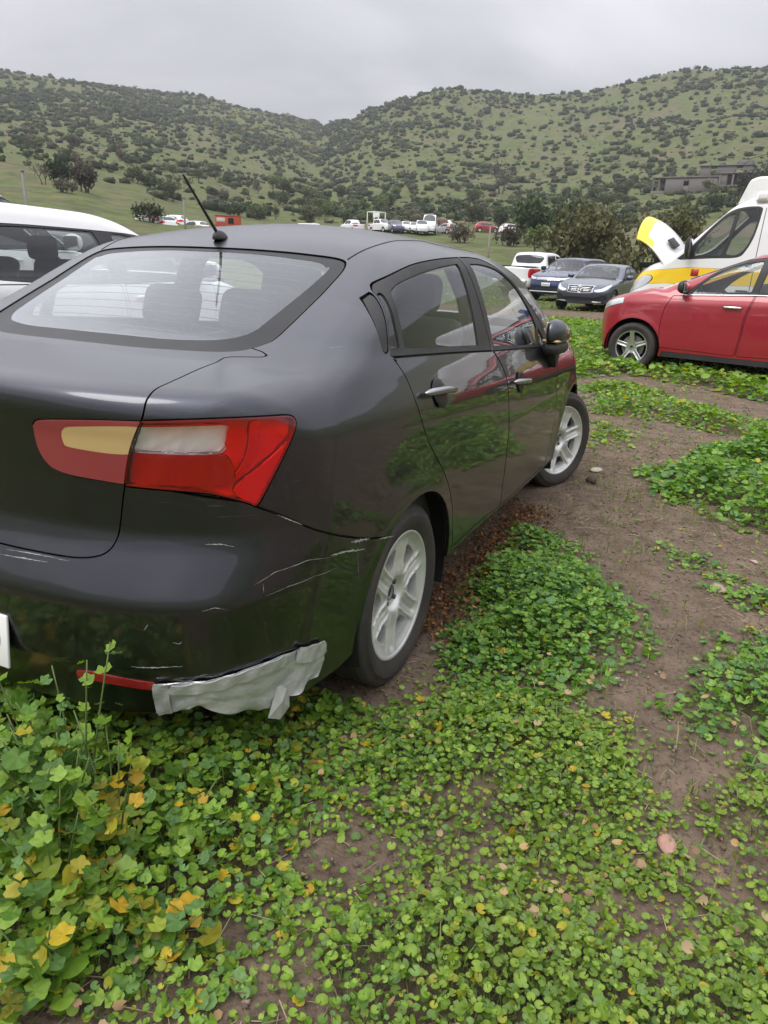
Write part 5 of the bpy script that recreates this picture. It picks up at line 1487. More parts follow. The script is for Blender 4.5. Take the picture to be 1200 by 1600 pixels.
# ------------------------------------------------------------------ white crossover to the left of the sedan, and the vehicles beyond it
def left_white(name, label, loc, rz, P, top, glass_m='window_glass', fine=.0344):
    k = top - 1.64
    S = spec(-.95, 3.5, 2.66, .91, top, 1.12 + k * .6, 0, 0, .10, .10, (2.55, 1.62), (-.80, -.50), (1.14 + k * .5, 1.0), 1.16 + k * .6, roof_w=.17, arch=.39, wheel_r=.335, sm=.09)
    S['hz'], S['dz'] = 1.14 + k * .5, 1.16 + k * .6
    b = 1.14 + k * .6; t = 1.445 + k
    wf = [(2.22, b - .01, 1), (1.95, b + .20), (1.72, t - .04), (1.5, t), (1.32, t + .01, 1), (1.40, b, 1)]
    wr = [(1.24, b, 1), (1.16, t + .015, 1), (.6, t + .02), (.22, t + .01, 1), (.12, b + .02, 1)]
    fr = [(2.30, b - .03, 1), (1.97, b + .215), (1.73, t - .022), (1.5, t + .016), (.6, t + .034), (.1, t + .022), (-.1, t - .002), (-.5, t - .13), (-.56, b + .10, 1), (.6, b - .03)]
    wq = [(.05, b + .03, 1), (.14, t, 1), (-.1, t - .02), (-.45, t - .15), (-.5, b + .12, 1)]
    hl = [(.45, .86), (.62, .90), (.80, .97), (.90, 1.0), (.90, .93), (.80, .86), (.6, .80), (.48, .80)]
    tl = [(.50, 1.0), (.9, 1.04), (.95, .94), (.9, .86), (.5, .88)]
    root, F, drs = vehicle(name, label, S, loc, rz, P, fine, 2.66, .395, .335, KIT_BIG, [wf, wr, wq],
        [[(2.38, b - .06, 1), (2.3, .36, 1), (1.34, .34, 1), (1.3, b - .04, 1)], [(1.27, b - .04, 1), (1.31, .34, 1), (.44, .36, 1), (.36, .64), (.06, b - .03, 1)]],
        [('head_lamp', hl, 'lamp_head', .003, 'P')], [('tail_lamp', tl, 'lamp_red', .003, 'P')], glass_m=glass_m, sill=.26, track=.79,
        screen=[(-.6, 1.6), (0, 1.59), (.5, 1.64), (.6, 1.72), (.72, 2.32), (.66, 2.44), (0, 2.52), (-.6, 2.5)], back=[(-.6, -.78), (0, -.78), (.6, -.70), (.62, -.5), (0, -.48), (-.6, -.48)],
        bounds=((-1.1, 3.65), top + .1, 1.0), frame=fr, seats=(1.45, .45), mid_y=.7, cat='car')
    for s in (1, -1):
        i = 0 if s > 0 else 1
        side_handle(F, 1.5, b - .14, s, P, drs[0][i]); side_handle(F, .4, b - .12, s, P, drs[1][i])
        side_mirror(F, 2.18, b - .02, s, P, root, (.12, .08, .085), .14)
    return root
left_white('white_crossover', 'white crossover car parked on the far side of the dark sedan', (-3.40, 1.02, 0), radians(0), MAT['white_paint'], 1.635)
left_white('minivan', 'tall white van standing behind the white crossover at the left edge', (-5.75, 1.75, .0), radians(0), MAT['van_white'], 1.97, 'window_dark', .05)
left_white('black_car', 'black car roof showing just beyond the white crossover', (-7.6, 6.3, 0), radians(4), MAT['black_paint'], 1.60, 'window_dark', .05)
# ------------------------------------------------------------------ vehicles parked far off at the foot of the hills
def polar(az, d):
    x, y = CAM[0] + d * sin(radians(az)), CAM[1] + d * cos(radians(az))
    return x, y, float(height([x], [y])[0])

paint('far_silver', (.42, .44, .46), metal=.4, rough=.35, dust=.15)
paint('far_red', (.32, .012, .02), rough=.35, dust=.15)
paint('far_blue', (.02, .03, .08), rough=.35, dust=.15)
paint('far_brown', (.16, .06, .04), rough=.6, dust=.2)
mat('rust_red', (.50, .075, .03), .7, noise=(1.5, .6, (.30, .06, .03)))
KIT_FAR = wheel_kit(.31, .2, .2, 6, .06, r0=.09, r1=.16, seg=20)
FAR = {}
def far_proto(kind, paint_name):
    if (kind, paint_name) in FAR: return FAR[(kind, paint_name)]
    P = MAT[paint_name]
    if kind == 'hatch':
        S = spec(-.75, 3.2, 2.5, .85, 1.50, .98, 0, 0, .1, .08, (2.2, 1.4), (-.6, -.25), (1.0, .85), 1.02, sm=.08); hz, top = (1.0, 1.02), 1.6
        wins = [[(1.7, 1.0), (1.3, 1.3), (.9, 1.38), (.95, 1.0)], [(.88, 1.0), (.84, 1.38), (.3, 1.36), (.1, 1.03)]]
        scr, bk = [(-.6, 1.4), (.5, 1.44), (.62, 2.05), (0, 2.16), (-.6, 2.16)], [(-.6, -.56), (.5, -.5), (.5, -.28), (-.6, -.26)]
        b = ((-.9, 3.3), top, .95)
    elif kind == 'pickup':
        S = spec(-1.2, 3.9, 3.08, .9, 1.80, 1.16, 0, 0, .12, .03, (2.7, 1.95), (.30, .46), (1.18, 1.04), 1.12, sm=.05, arch=.42, wheel_r=.36); hz, top = (1.18, 1.12), 1.9
        wins = [[(2.2, 1.2), (1.85, 1.6), (1.48, 1.64), (1.48, 1.2)], [(1.4, 1.2), (1.4, 1.64), (.7, 1.6), (.62, 1.22)]]
        scr, bk = [(-.6, 1.95), (.55, 1.98), (.66, 2.5), (0, 2.66), (-.6, 2.66)], None
        b = ((-1.35, 4.05), top, 1.0)
    else:
        S = spec(-1.2, 4.0, 3.1, .98, 2.5, 1.35, 0, 0, .15, .04, (3.3, 2.5), (-1.1, -1.02), (1.5, 1.2), 1.5, sm=.06, roof_w=.08, arch=.40, wheel_r=.34); hz, top = (1.5, 1.5), 2.6
        wins = [[(2.9, 1.5), (2.5, 2.1), (2.1, 2.15), (2.1, 1.5)], [(1.5, 1.5), (1.5, 2.1), (.4, 2.1), (.4, 1.5)]]
        scr, bk = [(-.6, 2.5), (.6, 2.54), (.75, 3.1), (0, 3.25), (-.6, 3.25)], None
        b = ((-1.3, 4.1), top, 1.05)
    S['hz'], S['dz'] = hz
    wb = S['wheels_y'][1]
    hlz = hz[0] - .22
    root, F, d = vehicle('proto', '-', S, (0, 0, 0), 0, P, .085, wb, .37, .33, None, wins,
        front=[('head_lamp', [(.45, hlz - .08), (.8, hlz - .04), (.8, hlz + .08), (.5, hlz + .04)], 'lamp_head', .01, 'P')], rear=[('tail_lamp', [(.6, .8), (.9, .8), (.9, 1.0), (.6, 1.0)], 'lamp_red', .01, 'P')],
        glass_m='far_glass', sill=.26, track=.74, screen=scr, back=bk, bounds=b, seats=None, inner=True, mid_y=.9 if kind != 'van' else 1.5)
    for x in (.74, -.74):
        for q in (0, wb): add_wheel(KIT_FAR, root, x, q, .30, skip=('brake_disc', 'wheel_bolts', 'hub', 'hub_back'))
    FAR[(kind, paint_name)] = root
    return root

def copy_tree(o, parent=None):
    c = o.copy(); COL.objects.link(c); c.parent = parent
    for ch in list(o.children): copy_tree(ch, c)
    return c

def kill_tree(o):
    for ch in list(o.children): kill_tree(ch)
    bpy.data.objects.remove(o)

FAR_CARS = [
 ('hatch', 'white_paint', -40.9, 82, 62, 'battered white hatchback in the scrap cluster left of the aerial', -.7),
 ('hatch', 'far_silver', -42.5, 84, 20, 'grey wrecked car at the left end of the scrap cluster', -.6),
 ('hatch', 'white_paint', -40.0, 88, 100, 'white car at the rear of the scrap cluster, behind the battered hatchback', -.6),
 ('hatch', 'white_paint', -38.6, 86, 85, 'white car beside the scrap cluster, behind the sedan aerial', -1.0),
 ('van', 'white_paint', -30.6, 120, 80, 'white van roof peeping over the sedan roof, left of the far row', -1.7),
 ('pickup', 'white_paint', -27.3, 116, 60, 'white pickup at the left end of the far parked row', -.3),
 ('pickup', 'white_paint', -25.9, 114, -120, 'second white pickup of the far row, under the tall cage frame', -.2),
 ('pickup', 'far_blue', -24.7, 112, -140, 'dark blue pickup in the far parked row', -.2),
 ('hatch', 'white_paint', -23.75, 112, -145, 'first white car right of the dark blue pickup in the far row', 0),
 ('hatch', 'white_paint', -23.15, 111, -148, 'second white car right of the dark blue pickup in the far row', 0),
 ('pickup', 'white_paint', -22.6, 110, -152, 'white pickup next to the tall camper in the far row', 0),
 ('van', 'white_paint', -21.85, 112, -162, 'tall white camper van at the right end of the far row', 0),
 ('van', 'far_brown', -21.1, 122, 120, 'brown lorry just behind the white camper van', -.6),
 ('hatch', 'white_paint', -20.5, 122, 110, 'white car roof behind the silver hatchback', .2),
 ('hatch', 'far_silver', -20.3, 114, 60, 'silver hatchback standing alone right of the camper van', 0),
 ('hatch', 'far_red', -18.3, 124, -60, 'dark red car between the post and the silver hatchback', 0),
 ('hatch', 'white_paint', -16.4, 122, -45, 'white hatchback at the right end of the far cars, right of the thin post', 0),
]
for kind, pn, az, d, rz, label, dz in FAR_CARS:
    c = copy_tree(far_proto(kind, pn))
    c.name = {'hatch': 'hatchback', 'pickup': 'far_pickup', 'van': 'far_van'}[kind]
    x, y, z = polar(az, d)
    c.location = (x, y, z + dz); c.rotation_euler = (0, 0, radians(rz))
    c['label'] = label; c['category'] = 'pickup' if kind == 'pickup' else ('van' if kind == 'van' else 'car'); c['group'] = 'vehicles parked far off at the foot of the hills'
for r in FAR.values(): kill_tree(r)

# cage frame on the bed of one far pickup, red container body
x, y, z = polar(-25.9, 115)
cg = empty('cage_frame', (x, y, z), radians(-30)); tag(cg, 'white tubular cage frame standing over the far pickups', 'frame')
for px in (-.9, .9):
    for py in (-1., 1.):
        tube('post', [(px, py, .0), (px, py, 2.5)], .07, MAT['white_plastic'], cg, 6)
for px in (-.9, .9): tube('rail', [(px, -1, 2.5), (px, 1, 2.5)], .07, MAT['white_plastic'], cg, 6)
for py in (-1, 1): tube('rail', [(-.9, py, 2.5), (.9, py, 2.5)], .07, MAT['white_plastic'], cg, 6)
rbox('panel', (0, 0, 2.1), (1.7, .06, .6), MAT['white_plastic'], cg, .01)
x, y, z = polar(-36.7, 88)
ct = empty('container_body', (x, y, z), radians(30)); tag(ct, 'orange red truck body lying at the foot of the meadow', 'truck body')
rbox('shell', (0, 0, .55), (2.7, 1.7, 1.2), MAT['rust_red'], ct, .06, 2)
rbox('opening', (.4, -.86, .65), (.6, .03, .6), MAT['matte_black'], ct, .01)
rbox('side_window', (-.7, -.86, .75), (.9, .03, .4), MAT['duct'], ct, .01)
rbox('roof_edge', (0, 0, 1.18), (2.8, 1.8, .06), MAT['rust_red'], ct, .02)
# ------------------------------------------------------------------ plants
def leaf_mat(name, rough=.55, trans=.35, attr='col'):
    m = bpy.data.materials.new(name); m.use_nodes = True
    t = m.node_tree; t.nodes.clear(); N = t.nodes.new; L = t.links.new
    o = N('ShaderNodeOutputMaterial'); a = N('ShaderNodeAttribute'); a.attribute_name = attr
    b = N('ShaderNodeBsdfPrincipled'); b.inputs['Roughness'].default_value = rough; b.inputs['Specular IOR Level'].default_value = .35
    L(a.outputs['Color'], b.inputs['Base Color'])
    tr = N('ShaderNodeBsdfTranslucent')
    hs = N('ShaderNodeHueSaturation'); hs.inputs['Saturation'].default_value = 1.15; hs.inputs['Value'].default_value = 1.25
    L(a.outputs['Color'], hs.inputs['Color']); L(hs.outputs[0], tr.inputs[0])
    x = N('ShaderNodeMixShader'); x.inputs[0].default_value = trans
    L(b.outputs[0], x.inputs[1]); L(tr.outputs[0], x.inputs[2]); L(x.outputs[0], o.inputs[0])
    MAT[name] = m
    return m
leaf_mat('leaf', .42, .38); leaf_mat('foliage', .8, .22); leaf_mat('dry', .85, .1)
mat('bark', (.085, .068, .055), .9, noise=(8, .6, (.16, .13, .11)))

def set_col(o, C):
    a = o.data.color_attributes.new('col', 'FLOAT_COLOR', 'POINT')
    C = np.concatenate([C, np.ones((len(C), 1))], 1).astype(np.float32)
    a.data.foreach_set('color', C.ravel())

def rotations(n, tilt, r=rng):
    """random yaw, tilted away from straight up by about tilt"""
    yaw = r.uniform(0, 2 * pi, n); th = np.abs(r.normal(0, tilt, n)); ph = r.uniform(0, 2 * pi, n)
    up = np.stack([np.sin(th) * np.cos(ph), np.sin(th) * np.sin(ph), np.cos(th)], 1)
    f = np.stack([np.cos(yaw), np.sin(yaw), np.zeros(n)], 1)
    X = f - up * (f * up).sum(1, keepdims=True); X /= np.linalg.norm(X, axis=1, keepdims=True)
    return np.stack([X, np.cross(up, X), up], 2)

def leaf_tpl(kind, k=15):
    """leaf blade, radius 1, stalk at the origin side: rim fan with a folded centre; returns verts, tris"""
    th = np.linspace(-pi * .93, pi * .93, k)
    if kind == 'round': r = .93 + .07 * np.cos(th * 5.2) - .10 * (np.abs(th) > 2.6)
    elif kind == 'lobed': r = .88 + .11 * np.cos(th * 4.85) - .12 * (np.abs(th) > 2.6)
    else: r = .9 + 0 * th
    rim = np.stack([.25 + r * np.cos(th), r * np.sin(th), .10 * np.cos(th * 5.2) + .16 * r * r - .1], 1)
    mid = np.stack([.14 + .5 * r * np.cos(th), .5 * r * np.sin(th), .06 * np.cos(th * 5.2 + .4)], 1)
    c = np.array([[0, 0, -.10]])
    V = np.concatenate([c, mid, rim])
    T = [(0, 1 + i, 2 + i) for i in range(k - 1)]
    for i in range(k - 1):
        T += [(1 + i, 1 + k + i, 2 + k + i), (1 + i, 2 + k + i, 2 + i)]
    return V, np.array(T)
def leaf_tpl_low(k=8):
    th = np.linspace(-pi * .9, pi * .9, k)
    r = .90 + .10 * np.cos(th * 5)
    V = np.concatenate([[[0, 0, -.22]], np.stack([.25 + r * np.cos(th), r * np.sin(th), .12 * r + .06 * np.cos(th * 5)], 1)])
    return V, np.array([(0, 1 + i, 2 + i) for i in range(k - 1)])

def place(tpl, pos, R, s):
    V, T = tpl
    P = np.einsum('nij,kj->nki', R, V) * s[:, None, None] + pos[:, None, :]
    F = T[None] + (np.arange(len(pos)) * len(V))[:, None, None]
    return P.reshape(-1, 3), F.reshape(-1, 3)

GREENS = np.array([(.150, .270, .030), (.205, .335, .042), (.095, .190, .028), (.235, .360, .055), (.120, .230, .065)])
def leaf_colours(n, yellow, dull=0., r=rng):
    c = GREENS[r.integers(0, len(GREENS), n)] * r.uniform(.8, 1.2, (n, 1))
    u = r.random(n)
    yel = np.array([(.55, .40, .03), (.48, .42, .05), (.52, .33, .03), (.38, .40, .04)])[r.integers(0, 4, n)]
    c = np.where((u < yellow)[:, None], yel, c)
    half = (u >= yellow) & (u < yellow * 2.2)
    c = np.where(half[:, None], c * .5 + yel * .35, c)
    return c * (1 - dull) + dull * np.array([.10, .14, .05])

def build_cover():
    VV, FF, CC, off = [], [], [], 0
    SV, SF, soff = [], [], 0
    lob, rou, low = leaf_tpl('lobed', 16), leaf_tpl('round', 11), leaf_tpl_low(10)
    for poly, dens, hgt, (r0, r1), yel, tagc in PATCH:
        P = np.array(poly); lo, hi = P.min(0) - .15, P.max(0) + .15
        n = int(np.prod(hi - lo) * dens)
        xy = rng.uniform(lo, hi, (n, 2))
        d = poly_sd(xy, poly) + .14 * fbm(xy[:, 0] * 4, xy[:, 1] * 4, 3, 41) + .04
        cl = fbm(xy[:, 0] * 2.6, xy[:, 1] * 2.6, 2, 77)
        keep = rng.random(n) < np.clip(.5 - d / .18, .0, 1) * np.clip(.80 + 1.0 * cl, .12, 1)
        # not inside the sedan's wheels or body
        keep &= ~((np.abs(xy[:, 0]) < .80) & (xy[:, 1] > -.62) & (xy[:, 1] < 3.2) & ~((np.abs(xy[:, 0]) > .55) & (xy[:, 1] < -.26)))
        keep &= ~((np.abs(xy[:, 0] - .76) < .12) & (np.abs(xy[:, 1]) < .24))
        xy, d, cl = xy[keep], d[keep], cl[keep]
        n = len(xy)
        hh = hgt * np.clip(-d / .22, .12, 1) * (1 + .45 * cl)
        if tagc == 'A': hh = hh * (.35 + 1.0 * np.clip((.95 - xy[:, 0]) / .9, 0, 1.2))
        z = height(xy[:, 0], xy[:, 1]) + .008 + hh * rng.random(n) ** .45
        s = (r0 + (r1 - r0) * rng.random(n) ** 1.4) * (.75 + .6 * rng.random(n))
        if tagc == 'A': s = s * (.62 + .85 * np.clip((.85 - xy[:, 0]) / .8, 0, 1) * rng.random(n) ** .5)
        pos = np.column_stack([xy, z])
        R = rotations(n, .55)
        col = leaf_colours(n, yel)
        tone = np.clip(.5 + .9 * fbm(xy[:, 0] * 1.3, xy[:, 1] * 1.3, 2, 88), 0, 1)[:, None] * (1.0 if tagc in 'FGMN' else .35)
        col = col * (1 - .33 * tone) + .33 * tone * np.array([.24, .30, .045]) * rng.uniform(.7, 1.15, (n, 1))
        if tagc in 'BCDE': col = col * np.array([.90, 1.0, 1.15])
        deep = np.clip((z - height(xy[:, 0], xy[:, 1])) / (hh + 1e-3), 0, 1)
        big = (s > .0185) & (np.hypot(xy[:, 0] - CAM[0], xy[:, 1] - CAM[1]) < 3.2)
        near = np.hypot(xy[:, 0] - CAM[0], xy[:, 1] - CAM[1]) < 4.2
        for tpl, m in ((lob, big & (tagc == 'A')), (rou, (big & (tagc != 'A')) | (near & ~big & (s > .0155))), (low, ~big & ~(near & (s > .0155)))):
            if m.any():
                V, F = place(tpl, pos[m], R[m], s[m])
                VV.append(V); FF.append(F + off); off += len(V)
                cc = np.repeat(col[m], len(tpl[0]), 0) * rng.uniform(.82, 1.16, (m.sum() * len(tpl[0]), 1)); cc[::len(tpl[0])] *= 1.25
                CC.append(cc)
        st = near & (z > .03) & (rng.random(n) < .55)
        if st.any():
            p1 = pos[st]; p0 = p1.copy(); p0[:, :2] += rng.normal(0, .02, (len(p0), 2)); p0[:, 2] = 0
            w = .0012
            o3 = np.array([(w, 0, 0), (-w * .5, w * .87, 0), (-w * .5, -w * .87, 0)])
            q = np.concatenate([p0[:, None] + o3, p1[:, None] + o3], 1)
            f = np.array([(0, 1, 4), (0, 4, 3), (1, 2, 5), (1, 5, 4), (2, 0, 3), (2, 3, 5)])
            SV.append(q.reshape(-1, 3)); SF.append((f[None] + (np.arange(len(q)) * 6)[:, None, None]).reshape(-1, 3) + soff); soff += q.shape[0] * 6
    # scattered seedlings over the bare soil and the yard beyond
    for (x0, x1, y0, y1, n, a, b) in ((.55, 3.0, -1.4, 4.5, 5200, .005, .011), (-1.5, 4, 3.5, 9.5, 5200, .010, .022), (-6, 6, 9, 20, 9000, .02, .045), (-14, 8, 18, 34, 11000, .03, .06)):
        xy = np.column_stack([rng.uniform(x0, x1, n), rng.uniform(y0, y1, n)])
        cl = fbm(xy[:, 0] * 1.7, xy[:, 1] * 1.7, 3, 55)
        keep = rng.random(n) < np.clip(.35 + 1.3 * cl, .04, 1)
        keep &= ~((np.abs(xy[:, 0]) < .84) & (xy[:, 1] > -.6) & (xy[:, 1] < 3.2))
        trk = np.abs((xy[:, 1] - 20.0) - .25 * (xy[:, 0] + 2)) < 1.6
        keep &= ~(trk & (rng.random(n) < .93))
        xy = xy[keep]; n = len(xy)
        s = rng.uniform(a, b, n)
        z = height(xy[:, 0], xy[:, 1]) + rng.uniform(.3, 1.6, n) * s
        V, F = place(low, np.column_stack([xy, z]), rotations(n, .5), s)
        VV.append(V); FF.append(F + off); off += len(V); CC.append(np.repeat(leaf_colours(n, .05, .25), len(low[0]), 0))
    # grass blades among the leaves
    n = 9000
    xy = np.column_stack([rng.uniform(.2, 2.6, n), rng.uniform(-1.5, 5.0, n)])
    cl = fbm(xy[:, 0] * 2.1, xy[:, 1] * 2.1, 2, 35)
    keep = (rng.random(n) < np.clip(.3 + 1.2 * cl, .03, 1)) & ~((np.abs(xy[:, 0]) < .84) & (xy[:, 1] > -.6) & (xy[:, 1] < 3.2))
    xy = xy[keep]; n = len(xy)
    a = rng.uniform(0, 2 * pi, n); ln = rng.uniform(.03, .10, n); bend = rng.uniform(.2, .9, n); w = rng.uniform(.0009, .0022, n)
    dr = np.stack([np.cos(a), np.sin(a), np.zeros(n)], 1); sd = np.stack([-np.sin(a), np.cos(a), np.zeros(n)], 1) * w[:, None]
    b0 = np.column_stack([xy, height(xy[:, 0], xy[:, 1])])
    p1 = b0 + dr * (ln * bend * .3)[:, None] + np.array([0, 0, 1.]) * (ln * .6)[:, None]; p2 = b0 + dr * (ln * bend)[:, None] + np.array([0, 0, 1.]) * (ln * (1.05 - .5 * bend))[:, None]
    q = np.stack([b0 - sd, b0 + sd, p1 - sd, p1 + sd, p2], 1)
    f = np.array([(0, 1, 3), (0, 3, 2), (2, 3, 4)])
    VV.append(q.reshape(-1, 3)); FF.append((f[None] + (np.arange(n) * 5)[:, None, None]).reshape(-1, 3) + off); off += n * 5
    g = np.array([(.13, .22, .04), (.20, .26, .06), (.30, .26, .11), (.09, .17, .03)])[rng.integers(0, 4, n)]
    CC.append(np.repeat(g, 5, 0))
    o = mk('mallow_cover', np.concatenate(VV), np.concatenate(FF), MAT['leaf'], kind='stuff')
    set_col(o, np.concatenate(CC))
    tag(o, 'low green mallow leaves with yellow ones covering the ground', 'ground cover')
    s = mk('mallow_stalks', np.concatenate(SV), np.concatenate(SF), mat('stalk', (.10, .15, .04), .6), kind='stuff')
    tag(s, 'thin green stalks carrying the mallow leaves', 'ground cover')

def build_litter():
    VV, FF, CC, off = [], [], [], 0
    low = leaf_tpl_low(7)
    # dry curled leaves
    n = 1500
    xy = np.column_stack([rng.uniform(.3, 2.4, n), rng.uniform(-1.5, 1.2, n)])
    w = np.clip(.25 + .9 * fbm(xy[:, 0] * 2.3, xy[:, 1] * 2.3, 2, 91), .05, 1)
    m = (rng.random(n) < w) & ~((xy[:, 0] < .86) & (xy[:, 1] > -.6))
    xy = xy[m]; n = len(xy)
    s = rng.uniform(.006, .016, n)
    V, F = place(low, np.column_stack([xy, height(xy[:, 0], xy[:, 1]) + rng.uniform(.01, .07, n)]), rotations(n, .9), s)
    VV.append(V); FF.append(F); off += len(V)
    c = np.array([(.30, .19, .11), (.36, .26, .15), (.20, .12, .07), (.40, .26, .12)])[rng.integers(0, 4, n)]
    CC.append(np.repeat(c, len(low[0]), 0))
    # straw and twigs: thin prisms lying about
    n = 13000
    xy = np.column_stack([rng.uniform(.4, 2.6, n), rng.uniform(-1.5, 4.0, n)])
    w = np.clip(.2 + 1.1 * fbm(xy[:, 0] * 1.9, xy[:, 1] * 1.9, 2, 13), .03, 1)
    m = (rng.random(n) < w) & ~((xy[:, 0] < .84) & (xy[:, 1] > -.6) & (xy[:, 1] < 3))
    xy = xy[m]; n = len(xy)
    ln = rng.uniform(.015, .075, n); a = rng.uniform(0, 2 * pi, n); wd = rng.uniform(.0006, .0014, n)
    dv = np.stack([np.cos(a), np.sin(a), rng.normal(0, .18, n)], 1) * ln[:, None]
    p = np.column_stack([xy, height(xy[:, 0], xy[:, 1]) + .004 + rng.uniform(0, .012, n)])
    sd = np.stack([-np.sin(a), np.cos(a), np.zeros(n)], 1) * wd[:, None]; up = np.array([0, 0, 1.]) * wd[:, None] * 1.5
    q = np.stack([p - sd, p + sd, p + up, p + dv - sd, p + dv + sd, p + dv + up], 1)
    f = np.array([(0, 1, 4), (0, 4, 3), (1, 2, 5), (1, 5, 4), (2, 0, 3), (2, 3, 5)])
    VV.append(q.reshape(-1, 3)); FF.append((f[None] + (np.arange(n) * 6)[:, None, None]).reshape(-1, 3) + off); off += n * 6
    c = np.array([(.36, .27, .17), (.22, .15, .10), (.14, .09, .06), (.44, .36, .24)])[rng.integers(0, 4, n)]
    CC.append(np.repeat(c, 6, 0))
    # withered brown growth along the sedan's sill
    n = 3000
    t = rng.random(n)
    xy = np.column_stack([.76 + .07 * rng.normal(0, 1, n) + .12 * rng.random(n), .25 + 1.7 * t])
    z = .008 + .07 * rng.random(n) ** 2
    V, F = place(leaf_tpl_low(5), np.column_stack([xy, z]), rotations(n, 1.2), rng.uniform(.004, .011, n))
    VV.append(V); FF.append(F + off); off += len(V)
    c = np.array([(.20, .085, .030), (.13, .055, .024), (.26, .13, .05), (.09, .05, .03)])[rng.integers(0, 4, n)]
    CC.append(np.repeat(c, 6, 0))
    # clods and grit
    n = 12000
    xy = np.column_stack([rng.uniform(.5, 3.2, n), rng.uniform(-1.4, 6.5, n)])
    s = .0015 + .010 * rng.random(n) ** 4
    tp = np.array([(1, 0, 0), (-.5, .8, 0), (-.5, -.8, 0), (0, 0, .8), (.1, .1, -.6)]); tf = np.array([(0, 1, 3), (1, 2, 3), (2, 0, 3), (1, 0, 4), (2, 1, 4), (0, 2, 4)])
    V, F = place((tp, tf), np.column_stack([xy, height(xy[:, 0], xy[:, 1]) + s * .3]), rotations(n, .6), s)
    VV.append(V); FF.append(F + off); off += len(V)
    c = np.array([(.20, .145, .11), (.13, .09, .07), (.28, .21, .17)])[rng.integers(0, 3, n)]
    CC.append(np.repeat(c, 5, 0))
    o = mk('ground_litter', np.concatenate(VV), np.concatenate(FF), MAT['dry'], kind='stuff', smooth=False)
    set_col(o, np.concatenate(CC))
    tag(o, 'dry leaves, straw and crumbs of earth lying between the weeds', 'litter')
build_cover()
build_litter()

# tall mallow stems against the rear bumper
def tall_mallow(name, label, x, y, h, n, lean, yel=.05, s0=.022):
    root = empty(name, (x, y, 0)); tag(root, label, 'plant', 'tall mallow stems by the bumper')
    r = np.random.default_rng(int(abs(x * 1000) + abs(y * 100) + h * 10))
    P, C, S, R = [], [], [], []
    for k in range(n):
        a = r.uniform(0, 2 * pi); hk = h * r.uniform(.55, 1.0); sp = .05 + .09 * r.random()
        top = np.array([cos(a) * sp + lean[0], sin(a) * sp + lean[1], hk])
        pts = [np.array([0, 0, 0]) + np.array([top[0] * t ** 1.3, top[1] * t ** 1.3, hk * t]) for t in np.linspace(0, 1, 7)]
        tube('stem', pts, np.linspace(.0032, .0016, 7), MAT['stalk'], root, 5)
        for j in range(9):
            t = .25 + .75 * (j + r.random()) / 9
            b = np.array([top[0] * t ** 1.3, top[1] * t ** 1.3, hk * t]) + np.append(r.normal(0, .025, 2), .01)
            P.append(b); S.append(s0 * r.uniform(.6, 1.5) * (1.15 - .45 * t))
    P = np.array(P); n_ = len(P)
    V, F = place(leaf_tpl('lobed', 16), P, rotations(n_, .55, r), np.array(S))
    o = mk('leaves', V, F, MAT['leaf'], root, kind='stuff'); set_col(o, np.repeat(leaf_colours(n_, yel, 0, r), 33, 0))
    return root
for i, (x, y, h, n, lean, yel, s0, lab) in enumerate((
    (.48, -1.03, .64, 4, (.02, .0), .02, .020, 'tallest green mallow stem in front of the bumper, right of the number plate'),
    (.37, -1.04, .47, 11, (.0, -.02), .03, .024, 'bushy mallow plant at the left edge in front of the number plate'),
    (.60, -1.05, .36, 7, (.0, -.01), .2, .022, 'mallow plant with yellow leaves under the red bumper reflector'),
    (.50, -1.11, .42, 11, (.0, -.02), .04, .026, 'green mallow plant in front of the tallest stem'),
    (.44, -1.18, .36, 11, (.0, -.02), .04, .024, 'broad green mallow at the left edge below the number plate'),
    (.70, -.98, .20, 5, (.02, -.01), .10, .020, 'low mallow plant under the silver tape'),
    (.60, -1.22, .30, 10, (.0, -.02), .10, .025, 'large-leaved mallow at the left edge, half way down'),
    (.74, -1.14, .14, 6, (.0, -.02), .30, .024, 'mallow with large yellow leaves at the lower left'),
    (.72, -1.36, .20, 7, (-.02, -.02), .08, .027, 'large-leaved mallow in the lower left corner'),
    (.84, -1.20, .12, 6, (.02, .0), .15, .026, 'low leafy mallow right of the large-leaved ones'))):
    tall_mallow('mallow_plant', lab, x, y, h, n, lean, yel, s0)

# stones
def stone(label, x, y, s, col, seed, flat=.5, z=0.):
    r = np.random.default_rng(seed)
    bm = bmesh.new(); bmesh.ops.create_icosphere(bm, subdivisions=3, radius=1)
    pl = r.normal(0, 1, (9, 3)); pl /= np.linalg.norm(pl, axis=1, keepdims=True); dd = r.uniform(.62, .9, 9)
    for v in bm.verts:
        p = np.array(v.co)
        for n_, d_ in zip(pl, dd):
            e = p @ n_ - d_
            if e > 0: p = p - n_ * e * .92
        v.co = Vector((p[0] * s[0], p[1] * s[1], p[2] * s[2]))
    bmesh.ops.rotate(bm, verts=bm.verts, matrix=Matrix.Rotation(r.uniform(0, 6), 3, 'Z'))
    bmesh.ops.translate(bm, verts=bm.verts, vec=(x, y, float(height([x], [y])[0]) + s[2] * flat + z))
    o = bm_mk('stone', bm, mat('stone_%d' % seed, col, .9, noise=(30, .6, tuple(c * .6 for c in col)), bump=(70, .5)), None, True, radians(30))
    return tag(o, label, 'stone')
stone('flat pinkish stone among the weeds at the lower right', 1.753, -.40, (.038, .024, .016), (.42, .24, .19), 3)
stone('small pale pink stone left of the flat pinkish one', 1.50, -.40, (.018, .014, .010), (.40, .27, .23), 4)
stone('dark brown clod on the bare soil beside the front wheel', 1.02, 2.72, (.045, .04, .035), (.10, .065, .05), 5)
